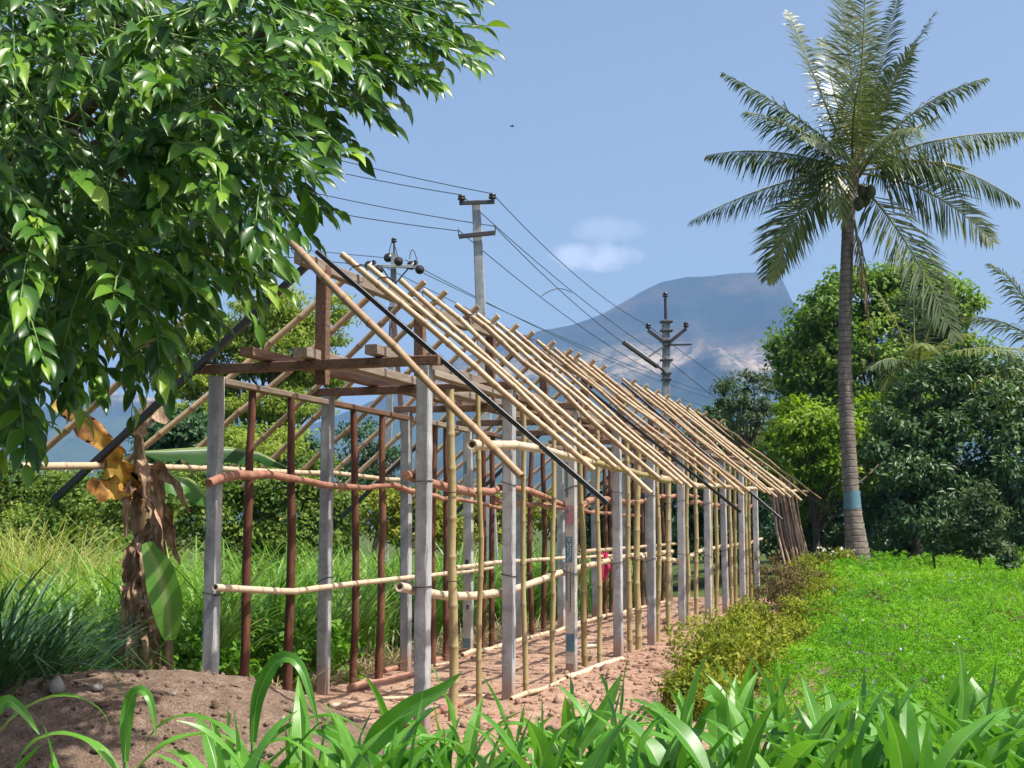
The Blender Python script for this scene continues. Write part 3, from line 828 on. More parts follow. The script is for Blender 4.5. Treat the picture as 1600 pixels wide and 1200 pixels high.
# rafters: pairs of picture points read on the roof slopes
RAF = [((450, 373), (815, 745)), ((555, 415), (928, 735)), ((602, 438), (934, 719)), ((648, 457), (962, 731)), ((688, 477), (1018, 771)), ((725, 487), (1030, 748)), ((760, 503), (1065, 757)), ((790, 516), (1080, 762)), ((818, 529), (1090, 762)),
       ((858, 548), (1118, 758)), ((885, 560), (1135, 762)), ((905, 570), (1150, 760)), ((924, 578), (1162, 773)), ((943, 586), (1170, 768)), ((985, 602), (1195, 770)), ((1002, 609), (1203, 772)), ((1018, 615), (1213, 777)), ((1033, 621), (1225, 774)), ((1047, 626), (1235, 777)), ((1062, 632), (1245, 776)), ((1078, 640), (1252, 782)), ((1092, 646), (1260, 775)), ((1108, 650), (1282, 779))]
BLK = [((495, 393), (949, 786)), ((842, 546), (1157, 800)), ((972, 598), (1222, 812)), ((1080, 640), (1299, 801))]
tops = []
for i, (t_, b_) in enumerate(RAF):
    T, B = on_roof(*t_, 1, .05), on_roof(*b_, 1, .05)
    # slide the top so that it ends just past the ridge
    u = (B - T) / np.linalg.norm(B - T)
    over = T[0] - (RC - (.20 if i == 0 else .10)); T2 = T - u * (over / u[0]) if i else T
    r0 = rnd.uniform(.0235, .031) if i else .031
    mid = (T2 + B) / 2 + np.array([0, rnd.uniform(-.05, .05), rnd.uniform(-.015, .015)])
    bamboo('bamboo_rafter', [T2, mid, B], r0, r0 * rnd.uniform(.75, .9), 'bamboo_dry', shed, .012, .29, 9)
    tops.append(T2[1])
for t_, b_ in BLK:
    T, B = on_roof(*t_, 1, .04), on_roof(*b_, 1, .04)
    part('steel_rafter', bar(T, B, .040, .036, .003, (.6, 0, 1)), 'black_steel', label='black steel rafter')
    sc = np.array([RC, 0, 0])
# left slope: first pairs read from the picture, the rest beside the right hand ones
LRF = [((420, 372), (47, 723)), ((545, 430), (198, 720)), ((592, 450), (286, 722))]
for t_, b_ in LRF:
    T, B = on_roof(*t_, -1, .05), on_roof(*b_, -1, .05)
    bamboo('bamboo_rafter', [T, (T + B) / 2 + np.array([0, .02, -.02]), B], .030, .026, 'bamboo_dry', shed, .007, .29, 9)
for a in tops[3:]:
    a = a + .10 + rnd.uniform(-.03, .03)
    cb = -2.93 - rnd.uniform(-.12, .16); ct = RC + .10
    zT, zB = RZ + RS * (RC - ct) * -1 * -1 + .05 + .06, RZ - RS * (RC - cb) + .05
    bamboo('bamboo_rafter', [(ct, a, RZ + .13), ((ct + cb) / 2, a + rnd.uniform(-.05, .05), (RZ + .13 + zB) / 2 - .01), (cb, a + rnd.uniform(-.08, .08), zB)], rnd.uniform(.028, .032), .026, 'bamboo_dry', shed, .007, .29, 8)
T, B = on_roof(482, 412, -1, .03), on_roof(85, 781, -1, .03)
part('steel_rafter', bar(T, B, .055, .05, .003, (-.6, 0, 1)), 'black_steel', label='black steel rafter')
for a in (5.6, 9.4, 15.5):
    part('steel_rafter', bar((RC, a, RZ + .02), (-3.2, a + .05, RZ - RS * (3.2 + RC) + .02), .05, .045, .003, (-.6, 0, 1)), 'black_steel', label='black steel rafter')

# eave poles under the rafters
def path_on_roof(pts, side, lift): return [on_roof(x, y, side, lift) for x, y in pts]
bamboo('eave_pole', path_on_roof([(737, 695), (800, 694), (862, 706), (925, 722)], 1, -.02), .034, .027, 'bamboo_pale', shed, .006, .42)
bamboo('eave_pole', path_on_roof([(905, 716), (960, 733), (1045, 752)], 1, -.03), .030, .027, 'bamboo_green', shed, .008, .35)
bamboo('eave_pole', path_on_roof([(1030, 746), (1090, 758), (1150, 762)], 1, -.03), .031, .028, 'bamboo_pale', shed, .008, .4)
bamboo('eave_pole', path_on_roof([(1140, 762), (1200, 765), (1262, 768)], 1, -.03), .031, .028, 'bamboo_pale', shed, .008, .4)
bamboo('eave_pole', path_on_roof([(32, 729), (180, 727), (345, 733), (430, 737)], -1, -.02), .030, .026, 'bamboo_pale', shed, .003, .36)
bamboo('eave_pole', path_on_roof([(405, 737), (520, 740), (645, 752), (790, 770)], -1, -.02), .028, .026, 'bamboo_pale', shed, .006, .4)

# rails. left wall
def on_cs(pts, c): return [on_c(x, y, c) for x, y in pts]
bamboo('wall_rail', on_cs([(336, 918), (395, 922), (455, 925), (520, 917), (590, 907), (645, 903), (735, 893), (770, 887)], -WID + .10), .029, .023, 'bamboo_pale', shed, .004, .38)
bamboo('wall_rail', on_cs([(712, 887), (790, 878), (880, 872), (960, 868)], -WID + .11), .027, .024, 'bamboo_pale', shed, .004, .38)
bamboo('wall_rail', on_cs([(905, 862), (985, 856), (1055, 850)], -WID + .1), .030, .028, 'bamboo_pale', shed, .004, .38)
pole('wall_rail', on_cs([(326, 755), (345, 747), (372, 742), (415, 741), (470, 750), (520, 760), (575, 762), (612, 759), (645, 770)], -WID + .10), .037, .022, 'pink_branch', shed, .004, .2, 9, .08)
pole('wall_rail', on_cs([(612, 757), (640, 765), (690, 778), (735, 783), (790, 796)], -WID + .14), .028, .020, 'pink_branch', shed, .006, .2, 8, .1)
pole('wall_rail', on_cs([(770, 786), (850, 790), (930, 800), (1000, 806)], -WID + .1), .032, .026, 'pink_branch', shed, .01, .3, 8, .1)
# right wall
bamboo('wall_rail', on_cs([(624, 917), (690, 930), (740, 931), (790, 925), (835, 910), (880, 893)], -.10), .036, .033, 'bamboo_pale', shed, .003, .40)
bamboo('wall_rail', on_cs([(870, 897), (925, 882), (985, 868), (1050, 862)], -.11), .034, .031, 'bamboo_pale', shed, .004, .40)
bamboo('wall_rail', on_cs([(1000, 870), (1060, 876), (1100, 858), (1165, 850), (1190, 842)], -.10), .034, .031, 'bamboo_pale', shed, .006, .40)
pole('wall_rail', on_cs([(634, 742), (665, 752), (700, 762), (740, 770), (768, 768), (790, 760), (835, 769), (865, 783), (893, 794)], -.10), .036, .028, 'pink_branch', shed, .005, .22, 9, .1)
pole('wall_rail', on_cs([(905, 797), (930, 779), (960, 785), (990, 786), (1040, 775), (1090, 776)], -.10), .034, .028, 'pink_branch', shed, .01, .25, 9, .1)
pole('wall_rail', on_cs([(1080, 785), (1120, 790), (1180, 792)], -.10), .034, .030, 'pink_branch', shed, .012, .3, 8, .1)
pole('wall_rail', on_cs([(770, 778), (820, 786), (860, 791)], -.16), .026, .02, 'pink_branch', shed, .01, .2, 7, .1)
# sill poles on the ground
def on_ground(pts, c): 
    out = []
    for x in pts:
        a = on_c(x, 1000, c)[1]; out.append((c, a, sgz(c, a) + (.012 if c > 0 else .03)))
    return out
bamboo('sill_pole', on_ground([722, 800, 870, 925], -WID + .08), .032, .028, 'bamboo_pale', shed, .012, .4)
bamboo('sill_pole', on_ground([890, 960, 1040], -WID + .08), .032, .028, 'bamboo_pale', shed, .012, .4)
pole('sill_pole', on_ground([548, 600, 645], -WID + .22), .040, .034, 'pink_branch', shed, .008, .3)
pole('sill_pole', on_ground([600, 650, 700], -WID - .1), .032, .028, 'pink_branch', shed, .01, .3)
bamboo('sill_pole', on_ground([798, 850, 895], .07), .024, .02, 'bamboo_pale', shed, .008, .4)
bamboo('sill_pole', on_ground([885, 925, 972], .09), .034, .030, 'bamboo_pale', shed, .008, .4)
pole('sill_pole', on_ground([628, 665, 720], -.25), .03, .028, 'pink_branch', shed, .008, .3)
# tie wires round posts and poles where the rails are bound
def bind(c, a, z, r, tilt=.25):
    P = [(c + r * math.cos(t_), a + r * math.sin(t_), z + tilt * r * math.cos(t_ + 1)) for t_ in np.linspace(0, 2 * math.pi, 13)]
    part('tie_wire', tube(P, .0042, 5, False), 'wire_dark', smooth=True)
for side in (0, 1):
    for k in range(8):
        c0, a, h, _ = posts[(side, k)]
        for z in ((1.08, 1.86) if side == 0 else (1.02, 1.90)):
            z = z + rnd.uniform(-.05, .05); q = POST / 2 + .006; tl = rnd.uniform(-.5, .5)
            P = [(c0 + x * q, a + y * q, z + tl * x * q) for x, y in ((-1, -1), (0, -1.05), (1, -1), (1.05, 0), (1, 1), (0, 1.05), (-1, 1), (-1.05, 0), (-1, -1))]
            part('tie_wire', tube(P, .0042, 5, False), 'wire_dark', smooth=True)
for k in range(6):
    for j, (px, rad) in enumerate(rp_[k]):
        a = on_c(px, 950, .02)[1]
        bind(.02, a, 1.06 + .05 * (k > 1) + rnd.uniform(-.03, .03), rad + .012)
        bind(.02, a, 1.80 + rnd.uniform(-.05, .05), rad + .010)
for i, (t_, b_) in enumerate(RAF[:14]):
    T = on_roof(*t_, 1, .05); bind(RC + .02, T[1] + (.05 if i else .3), RZ - .01, .075, .6)

# ------------------------------------------------------------------ offcuts lying on the floor
for px, py, az_, ln, rr_, lb in ((528, 1108, .5, .16, .026, 'short pale bamboo offcut at the foot of the second left post'), (617, 1095, .3, .22, .02, 'bamboo offcut on the floor left of the front right post'), (690, 1040, 1.1, .3, .018, 'bamboo offcut in the middle of the shed floor'), (925, 1012, .4, .2, .03, 'thick bamboo offcut on the bank by the fourth right post'), (735, 1085, .2, .26, .014, 'thin split of bamboo on the front floor')):
    d = cam_ray(px, py); p = O3 + d * (-EYE / d[2]); p[2] = gzf(p[0], p[1]) + rr_ * .8
    oc = thing('bamboo_offcut', lb, 'offcut', p, group='bamboo offcuts on the floor')
    u = np.array([math.cos(az_), math.sin(az_), 0]) * ln / 2
    bamboo('culm', [-u, u], rr_, rr_ * .9, 'bamboo_pale', oc, 0, .2, 8)

# ------------------------------------------------------------------ pink cloth on the left rail
p = on_c(944, 868, -WID + .12); pw = s2w(*p[[0, 1]], p[2])
cl = thing('pink_cloth', 'crumpled pink cloth hanging over the low bamboo rail inside the shed', 'cloth', pw)
pts = [(0, 0.0), (.10, .01), (.22, .02), (.34, .025), (.44, .01), (.52, -.01)]
for fold_ in range(4):
    P = [np.array(pw) + np.array([.03 * fold_ - .05 + .02 * math.sin(i * 1.3 + fold_), -.05 - .015 * math.cos(fold_ * 2), .05 - d * (1 - .12 * fold_)]) for i, (d, _) in enumerate(pts)]
    V, F = tube(P, [.025, .035, .042, .045, .036, .012], 7)
    obj('fold', V, F, 'pink_cloth', cl)

# ------------------------------------------------------------------ electricity poles and wires
def insul(p, r=.055, h=.16, parent=None):
    p = np.array(p); st = [(0, .25), (.1, .25), (.2, .9), (.4, 1), (.5, .55), (.6, .9), (.85, .8), (1, .3)]
    V, F = tube([p + np.array([0, 0, h * a]) for a, _ in st], [r * b for _, b in st], 9)
    return obj('insulator', V, F, 'porcelain', parent)
# pole A: tapered concrete pole with two steel cross arms
YA = 25.0
bA = at(773, 905, YA); bA[2] = gzf(bA[0], bA[1]); tA = at(744, 314, YA)
pa = thing('electricity_pole', 'tall grey concrete pole with two short steel cross arms behind the roof ridge', 'utility pole', bA)
V, F = bar(bA - np.array([0, 0, .3]), tA, .26, .20, .02, (0, 1, 0)); V = np.array(V)
V[8:] = tA + (V[8:] - tA) * np.array([.58, .7, 1]); obj('pole', V, F, 'pole_concrete', pa, smooth=False)
pA1, pA2 = at(718, 320, YA), at(773, 318, YA)
fy = np.array([0, -.13, 0])
arm = obj('cross_arm', *bar(pA1 + fy, pA2 + fy, .05, .07), 'iron', pa, smooth=False)
pA3, pA4 = at(717, 372, YA), at(774, 366, YA)
arm2 = obj('cross_arm', *bar(pA3 + fy, pA4 + fy, .05, .08), 'iron', pa, smooth=False)
for p in (pA1 + np.array([.04, 0, .03]), pA2 - np.array([.04, 0, -.03])): insul(p + fy, .075, .13, pa)
for p in (pA3, pA4): obj('pin', *tube([p + fy, p + fy + np.array([0, 0, .14])], .010, 5), 'iron', pa)
# pole B: tension pole with disc insulators, farther back
YB = 40.0
bB = at(601, 870, YB); bB[2] = gzf(bB[0], bB[1]); tB = at(616, 396, YB)
pb = thing('electricity_pole', 'slim pole with six round disc insulators seen above the front rafters', 'utility pole', bB)
obj('pole', *bar(bB - np.array([0, 0, .3]), tB, .17, .15, .012, (0, 1, 0)), 'pole_concrete', pb, smooth=False)
obj('mast', *tube([at(616, 400, YB), at(615.5, 374, YB)], [.035, .025], 6), 'iron', pb)
insul(at(615.5, 380, YB), .09, .16, pb)
q1, q2 = at(574, 417, YB), at(660, 418, YB); fy = np.array([0, -.14, 0])
obj('cross_arm', *bar(q1 + fy, q2 + fy, .08, .09), 'lamp_grey', pb, smooth=False)
for xx in (597, 640): obj('brace', *bar(at(xx, 419, YB) + fy, at(616 + (xx - 616) * .05, 446, YB) + fy, .04, .04), 'iron', pb, smooth=False)
obj('strut', *bar(at(615, 497, YB - .2), at(646, 868, YB - .8), .14, .12, .01, (0, 1, 0)), 'rust', pb, smooth=False)
obj('clamp', *box(*at(614, 483, YB), .26, .24, .10), 'iron', pb, smooth=False)
discs = [(577, 415), (592, 421), (607, 403), (623, 408), (643, 415), (656, 421)]
for i, (x, y) in enumerate(discs):
    p = at(x, y, YB + (-.35 if i % 2 else .35)); dr = np.array([.2, -.97 if i % 2 else .97, 0]) 
    V, F = tube([p - dr * .10, p - dr * .05, p - dr * .04, p, p + dr * .02, p + dr * .10], [.03, .05, .135, .13, .05, .03], 14)
    obj('disc_insulator', V, F, 'porcelain', pb)
for x in (585, 650): insul(at(x, 416, YB) + fy, .07, .16, pb)
for x0, x1, yy in ((607, 623, 403), (640, 652, 402)):
    obj('jumper', *tube(bez(at(x0, yy + 3, YB), at((x0 + x1) / 2 - 3, yy - 52 + (24 if x0 > 630 else 0), YB), at(x1, yy + 6, YB), 10), .012, 5), 'wire_dark', pb)
# pole C: pole with V arms and a tube lamp on a slanted bracket
YC = 38.0
bC = at(1042, 880, YC); bC[2] = gzf(bC[0], bC[1]); tC = at(1040.5, 500, YC)
pc = thing('electricity_pole', 'pole with upswept arms and a slanted street lamp in front of the mountain', 'utility pole', bC)
obj('pole', *bar(bC - np.array([0, 0, .3]), tC, .20, .16, .012, (0, 1, 0)), 'pole_concrete', pc, smooth=False)
fy = np.array([0, -.12, 0])
obj('mast', *tube([at(1041, 520, YC), at(1039.5, 466, YC)], [.05, .04], 7), 'iron', pc); insul(at(1039.5, 466, YC), .08, .17, pc)
for (x0, y0), (x1, y1) in (((1036, 535), (1012, 517)), ((1046, 535), (1071, 515))):
    obj('cross_arm', *bar(at(x0, y0, YC) + fy, at(x1, y1, YC) + fy, .09, .09), 'iron', pc, smooth=False); insul(at(x1, y1 - 1, YC) + fy, .08, .18, pc)
obj('bracket', *bar(at(1038, 540, YC) + fy, at(1080, 539, YC) + fy, .05, .05), 'iron', pc, smooth=False)
for y in (503, 517, 533, 563, 584, 593):
    obj('clamp', *box(*at(1041, y, YC), .34 if y in (503, 517, 533, 563) else .26, .24, .045), 'iron', pc, smooth=False)
obj('lamp_arm', *tube([at(1042, 586, YC - .2), at(1034, 577, YC - .3), at(1026, 571, YC - .4)], .03, 6), 'iron', pc)
obj('stay', *bar(at(1037, 541, YC - .15), at(1013, 558, YC - .45), .035, .035), 'iron', pc, smooth=False)
la, lb = at(1027, 573, YC - .4), at(974, 535, YC - .8)
lm_ = obj('street_lamp', *bar(la, lb, .14, .09, .02), 'iron', pc, smooth=False)
obj('tube_cover', *tube([la + (lb - la) * .12 + np.array([0, 0, .055]), lb - (lb - la) * .06 + np.array([0, 0, .055])], .035, 8), 'lamp_grey', lm_)
# wires
WG = 'overhead wires'
def wire(p, q, sag, label, r=.008):
    p, q = np.array(p), np.array(q); n = 22
    P = [p + (q - p) * t + np.array([0, 0, -4 * sag * t * (1 - t)]) for t in np.linspace(0, 1, n + 1)]
    c = thing('overhead_wire', label, 'wire', p, group=WG)
    obj('strand', *tube(P, r, 5), 'wire_dark', c)
iA1, iA2 = pA1 + np.array([.04, -.13, .15]), pA2 + np.array([-.04, -.13, .15])
iA3, iA4 = pA3 + np.array([.02, -.13, .10]), pA4 + np.array([-.02, -.13, .12])
C1, C2 = at(1012, 508, YC), at(1071, 506, YC)
wl = 'thin wire running left from the concrete pole '
wire(iA2, at(-180, -12, 31), .5, wl + 'above all others')
wire(iA1, at(-180, 28, 31), .5, wl + 'at its upper left insulator')
wire(iA4, at(-180, 75, 31), .5, wl + "at its lower arm's right end")
wire(iA3, at(-180, 120, 31), .5, wl + "at its lower arm's left end")
wr = 'thin wire from the concrete pole down to the lamp pole, '
wire(iA2, C1, .25, wr + 'topmost')
wire(iA1, at(1043, 562, YC), .18, wr + 'second from the top')
wire(iA4, at(1041, 580, YC), .22, wr + 'third from the top')
wire(iA3, at(1038, 590, YC), .20, wr + 'lowest')
wb = 'distant line wire '
for i, ((x, y), (xl, yl), (xr, yr)) in enumerate((((577, 415), (-150, 288), (1180, 652)), ((607, 403), (-150, 282), (1190, 640)), ((656, 421), (-150, 300), (1230, 640)))):
    wire(at(x, y, YB - .3), at(xl, yl, 60), .4, wb + 'left of the disc insulator pole, ' + ('lower', 'upper', 'middle')[i], .010)
    wire(at(656 if i == 2 else x + 26, y + 3, YB), at(xr, yr, 95), .7, wb + 'right of the disc insulator pole, ' + ('lower', 'upper', 'middle')[i], .012)
wire(C1, at(1260, 660, 75), .4, 'wire leaving the lamp pole to the right, upper', .010)
wire(at(1043, 562, YC), at(1250, 690, 75), .4, 'wire leaving the lamp pole to the right, lower', .010)
wire(at(846, 463, 29.5), at(893, 457, 31.5), -.12, 'short loose wire bridging two overhead wires left of the mountain', .009)
# bird in the sky
pbd = at(800, 197, 45)
bd = thing('bird', 'tiny dark bird high in the clear sky', 'bird', pbd)
obj('body', *tube([pbd + np.array([-.07, 0, 0]), pbd, pbd + np.array([.08, .02, .01])], [.01, .035, .008], 6), 'bird_dark', bd)
for sx in (-1, 1):
    obj('wing', [pbd, pbd + np.array([.03, .02, .02]), pbd + np.array([.02, .11 * sx, .05])], [(0, 1, 2)], 'bird_dark', bd, smooth=False)

# ------------------------------------------------------------------ palms
def frond(parent, P, nlf, ll, mat, up=(0, 0, 1), droop=.5, vee=.25, r0=.035, wl=.035, fwd=.75, start=.14, back=0.0):
    """rachis along P with two rows of leaflets"""
    P = np.array(P); m = len(P)
    fr = obj('frond', *tube(P, [r0 * (1 - .85 * i / (m - 1)) for i in range(m)], 5), 'frond_rib', parent)
    cum = np.r_[0, np.cumsum(np.linalg.norm(np.diff(P, axis=0), axis=1))]; L = cum[-1]
    V, F, rr = [], [], []
    fv = rnd.random() * .35
    for i in range(nlf):
        t = start + (1 - start) * (i + .5) / nlf; d = t * L
        p = np.array([np.interp(d, cum, P[:, k]) for k in range(3)]); q = np.array([np.interp(min(L, d + .05), cum, P[:, k]) for k in range(3)]); q0 = np.array([np.interp(max(0, d - .05), cum, P[:, k]) for k in range(3)])
        T = q - q0; T = T / np.linalg.norm(T)
        U = np.array(up, float); S = np.cross(T, U); S = S / (np.linalg.norm(S) + 1e-6); U = np.cross(S, T)
        lf = ll * (math.sin(math.pi * min(1, (.18 + .78 * t))) ** .6) * (1 - .35 * t ** 4) * rnd.uniform(.85, 1.1)
        for sd in (-1, 1):
            if rnd.random() < .07: continue
            D = S * sd + T * (fwd + .5 * t) + U * vee + np.array([rnd.gauss(0, .13) for _ in range(3)]) - np.array([0, 0, droop * .85]); D = D / np.linalg.norm(D)
            m1 = p + D * lf * .5; D2 = D - np.array([0, 0, droop * rnd.uniform(.7, 1.3)]); D2 = D2 / np.linalg.norm(D2)
            e = m1 + D2 * lf * .5
            W_ = np.cross(D, U); W_ = W_ / (np.linalg.norm(W_) + 1e-6) * wl * .5
            b = len(V)
            V += [p - W_ * .5, p + W_ * .5, m1 + W_, m1 - W_, e]; F += [(b, b + 1, b + 2), (b, b + 2, b + 3), (b + 3, b + 2, b + 4)]
            rr += [min(1, fv + rnd.random() * .5 + (.2 if t > .9 else 0))] * 5
    obj('leaflets', V, np.array(F), mat, fr, {'rnd': rr}, smooth=False, kind='stuff')
    return fr
s = NT('frond_rib'); M['frond_rib'] = s.fin(s.ramp(s.noise(4), [(.3, (.14, .15, .04)), (.7, (.30, .28, .09))]), .5)
YP = 31.0
bP = at(1341, 872, YP); bP[2] = gzf(bP[0], bP[1]) - .05
cP = at(1338, 268, YP)
palm = thing('coconut_palm', 'tall coconut palm with grey ringed trunk and a blue painted band at its foot', 'palm tree', bP)
tp = [(1341, 885, 21), (1340, 868, 19.5), (1337, 840, 16.5), (1333, 805, 14), (1330, 770, 12.4), (1327, 720, 11.8), (1322, 640, 11.2), (1320, 560, 10.6), (1321, 480, 10.2), (1323, 410, 9.8), (1325, 350, 9.4), (1330, 300, 10), (1337, 262, 8)]
PT, RD = [at(x, y, YP) for x, y, _ in tp], [r_ / FPX * YP for _, _, r_ in tp]
PT2, RD2 = [], []
zz = np.array([p[2] for p in PT]); zf = np.linspace(zz[0], zz[-1], 150)
for z in zf:
    f_ = [np.interp(z, zz, [p[k] for p in PT]) for k in range(2)]; r_ = np.interp(z, zz, RD)
    PT2.append((*f_, z)); RD2.append(r_ * (1 + .035 * math.sin(z * 46) + rnd.uniform(-.015, .015)))
tr = obj('trunk', *tube(PT2, RD2, 14), 'palm_bark', palm)
bz = [(1332, 795), (1331.2, 781), (1330.4, 767)]
o = obj('painted_band', *tube([at(x, y, YP) for x, y in bz], [.196, .186, .180], 20, False), 'teal_band', palm); o['label'] = 'blue painted metal band round the trunk'
def fpath(c, ctl, tip, dz=0.0, dt=0.0, n=14):
    return bez(cP + np.array([rnd.uniform(-.1, .1), rnd.uniform(-.1, .1), rnd.uniform(-.15, .2)]), at(*ctl, YP + dz), at(*tip, YP + dt), n)
FR = [  # control, tip (picture), depth of control and tip, leaflet length, droop, vee
    ((1275, 130), (1232, 18), -.3, .6, .62, .35, .3), ((1330, 90), (1312, -22), .2, .5, .85, .25, .3), ((1350, 80), (1352, -30), -.2, -.4, .85, .25, .35), ((1372, 110), (1404, -8), .3, .9, .6, .4, .3), ((1400, 110), (1462, 18), .2, .2, .75, .45, .3),
    ((1425, 150), (1542, 122), -.3, -.6, .85, .6, .2), ((1460, 205), (1604, 206), .2, .3, .85, .85, .1), ((1470, 225), (1592, 316), -.4, -.5, .85, .9, .1), ((1450, 240), (1508, 262), 1.0, 1.6, .7, .8, .1), ((1460, 280), (1552, 378), .4, .5, .9, .9, .05),
    ((1405, 330), (1494, 532), -.5, -.5, .9, .6, .05), ((1230, 165), (1130, 114), .3, .4, .75, .6, .2), ((1240, 190), (1164, 174), -.8, -1.2, .75, .6, .2), ((1215, 220), (1104, 243), .3, .6, .85, .85, .1), ((1190, 285), (1078, 346), -.2, -.2, .75, .9, .05),
    ((1235, 300), (1198, 436), -.6, -.5, .85, .5, .1), ((1330, 150), (1350, 108), -1.8, -3.2, .8, .7, .1), ((1390, 190), (1432, 200), -1.6, -3.2, .8, .8, .1), ((1290, 110), (1285, 60), 1.2, 2.2, .7, .4, .3), ((1420, 200), (1470, 180), 1.6, 3.0, .7, .7, .2),
    ((1260, 240), (1225, 250), 1.5, 3.0, .75, .8, .1), ((1360, 200), (1365, 130), 1.5, 2.8, .7, .4, .3), ((1270, 210), (1250, 215), -1.6, -2.9, .7, .8, .1), ((1382, 150), (1428, 70), -.8, -1.2, .75, .4, .3)]
for ctl, tip, d1, d2, ll, dr, ve in FR:
    hang = tip[1] > ctl[1] + 95
    frond(palm, fpath(None, ctl, tip, d1, d2), 76, ll * 1.22, 'frond', droop=.35 if hang else dr, vee=ve * .8, wl=.044, fwd=.38, up=(.1, -1, .25) if hang else (0, 0, 1))
frond(palm, fpath(None, (1290, 232), (1318, 352), -1.6, -1.3), 44, .75, 'young_frond', droop=.35, vee=.1, wl=.05, up=(.1, -1, .3))
frond(palm, fpath(None, (1250, 300), (1205, 440), -.9, -.9), 50, .85, 'young_frond', droop=.35, vee=.1, wl=.05, up=(-.1, -1, .25))
o = frond(palm, bez(at(1332, 330, YP), at(1352, 440, YP - .3), at(1366, 566, YP - .25), 12), 50, .55, 'dead_frond', droop=1.1, vee=0, wl=.04); o['label'] = 'withered brown frond hanging down beside the trunk'
for (x, y) in ((1342, 318), (1352, 312), (1360, 300), (1348, 298)):
    p = at(x, y, YP - .25 - rnd.uniform(0, .3)); 
    st = [(-.17, .03), (-.12, .09), (-.03, .125), (.07, .115), (.14, .06), (.17, .015)]
    obj('coconut', *tube([p + np.array([.15 * d_, 0, d_]) for d_, _ in st], [r_ for _, r_ in st], 9), 'husk', palm)
def small_palm(cx, cy, Y, label, fr, base_py, ll=.6, mat='frond', r=.12):
    c = at(cx, cy, Y); b = at(cx, base_py, Y); b[2] = gzf(b[0], b[1])
    t = thing('small_palm', label, 'palm tree', b)
    obj('trunk', *tube([b - np.array([0, 0, .1]), (b + c) / 2 + np.array([.1, 0, 0]), c], [r * 1.3, r, r * .9], 10), 'palm_bark', t)
    for ctl, tip, d1, d2, m_ in fr:
        frond(t, bez(c, at(*ctl, Y + d1), at(*tip, Y + d2), 12), 46, ll, m_, droop=.6, vee=.2, wl=.05)
small_palm(1432, 590, 38, 'young coconut palm with upright fronds just right of the tall palm trunk', [((1405, 500), (1368, 452), 0, .3, 'young_frond'), ((1425, 500), (1430, 428), .2, .4, 'frond'), ((1450, 500), (1480, 452), -.2, 0, 'young_frond'), ((1462, 520), (1522, 520), 0, -.2, 'young_frond'), ((1400, 540), (1360, 575), -.5, -1, 'frond'), ((1440, 520), (1440, 540), -1.2, -2.6, 'young_frond'), ((1470, 545), (1530, 590), -.3, -.6, 'young_frond'), ((1408, 530), (1380, 610), -.8, -1.2, 'young_frond')], 860, .85)
small_palm(1650, 560, 36, 'palm at the right edge of the picture reaching in with drooping yellowish fronds', [((1600, 440), (1546, 412), 0, 0, 'frond'), ((1585, 490), (1500, 496), .3, .3, 'young_frond'), ((1570, 530), (1478, 552), -3.4, -3.6, 'young_frond'), ((1590, 560), (1508, 606), -3.2, -3.4, 'young_frond'), ((1640, 430), (1630, 380), .4, .6, 'frond'), ((1720, 450), (1790, 440), 0, 0, 'frond'), ((1730, 540), (1810, 600), 0, 0, 'frond'), ((1600, 580), (1550, 660), -3.4, -3.6, 'young_frond'), ((1690, 450), (1720, 390), .5, .7, 'frond')], 860, .95)

# ------------------------------------------------------------------ trees and shrubs
def lobe(px, py, Y, rpx, rpy, depth=None):
    p = at(px, py, Y); k = Y / FPX
    return (p[0], p[1], p[2], rpx * k, (depth if depth else rpx * k), rpy * k)
def gp(px, Y, dz=0.0):
    p = at(px, 850, Y); return np.array([p[0], p[1], gzf(p[0], p[1]) + dz])
Y = 46
make_tree('round_tree', 'large round broadleaf tree standing behind the tall palm', 'tree', gp(1375, Y), at(1370, 690, Y),
    [lobe(1290, 520, Y, 72, 70), lobe(1355, 470, Y, 80, 62), lobe(1430, 480, Y, 85, 70), lobe(1490, 510, Y, 58, 70), lobe(1270, 610, Y, 72, 60), lobe(1350, 580, Y - 1, 85, 80), lobe(1440, 600, Y, 95, 80), lobe(1235, 565, Y, 38, 45), lobe(1400, 660, Y, 110, 60), lobe(1295, 690, Y, 80, 60)],
    330, 150, .36, .19, .12, 'round_tree', .26, nl=24, shell=(.5, 1.0))
Y = 35
make_tree('lime_green_tree', 'bright yellow-green leafy shrub tree between the shed end and the palm trunk', 'tree', gp(1275, Y), at(1270, 760, Y),
    [lobe(1245, 668, Y, 46, 40), lobe(1290, 680, Y, 42, 48), lobe(1222, 715, Y, 40, 40), lobe(1300, 745, Y, 48, 50), lobe(1360, 690, Y + 1.5, 42, 55), lobe(1240, 770, Y + .8, 52, 50), lobe(1355, 760, Y + 1.5, 45, 50), lobe(1400, 720, Y + 2, 45, 60), lobe(1385, 650, Y + 2, 32, 36)],
    160, 125, .25, .17, .085, 'lime_tree', .11, nl=18)
Y = 33
make_tree('dark_leafy_tree', 'broad dark green tree filling the right edge behind the crop', 'tree', gp(1500, Y), at(1490, 740, Y),
    [lobe(1455, 640, Y, 72, 62), lobe(1530, 625, Y, 70, 58), lobe(1600, 640, Y, 75, 62), lobe(1420, 720, Y, 68, 62), lobe(1500, 720, Y - .6, 82, 72), lobe(1590, 730, Y - .4, 85, 75), lobe(1440, 790, Y, 75, 55), lobe(1520, 810, Y, 85, 55), lobe(1610, 810, Y, 80, 60), lobe(1690, 700, Y, 80, 100), lobe(1385, 800, Y + .5, 40, 45), lobe(1478, 585, Y, 40, 30), lobe(1560, 575, Y + .4, 36, 28), lobe(1395, 668, Y, 36, 34)],
    250, 135, .29, .17, .075, 'dark_tree', .16, nl=26)
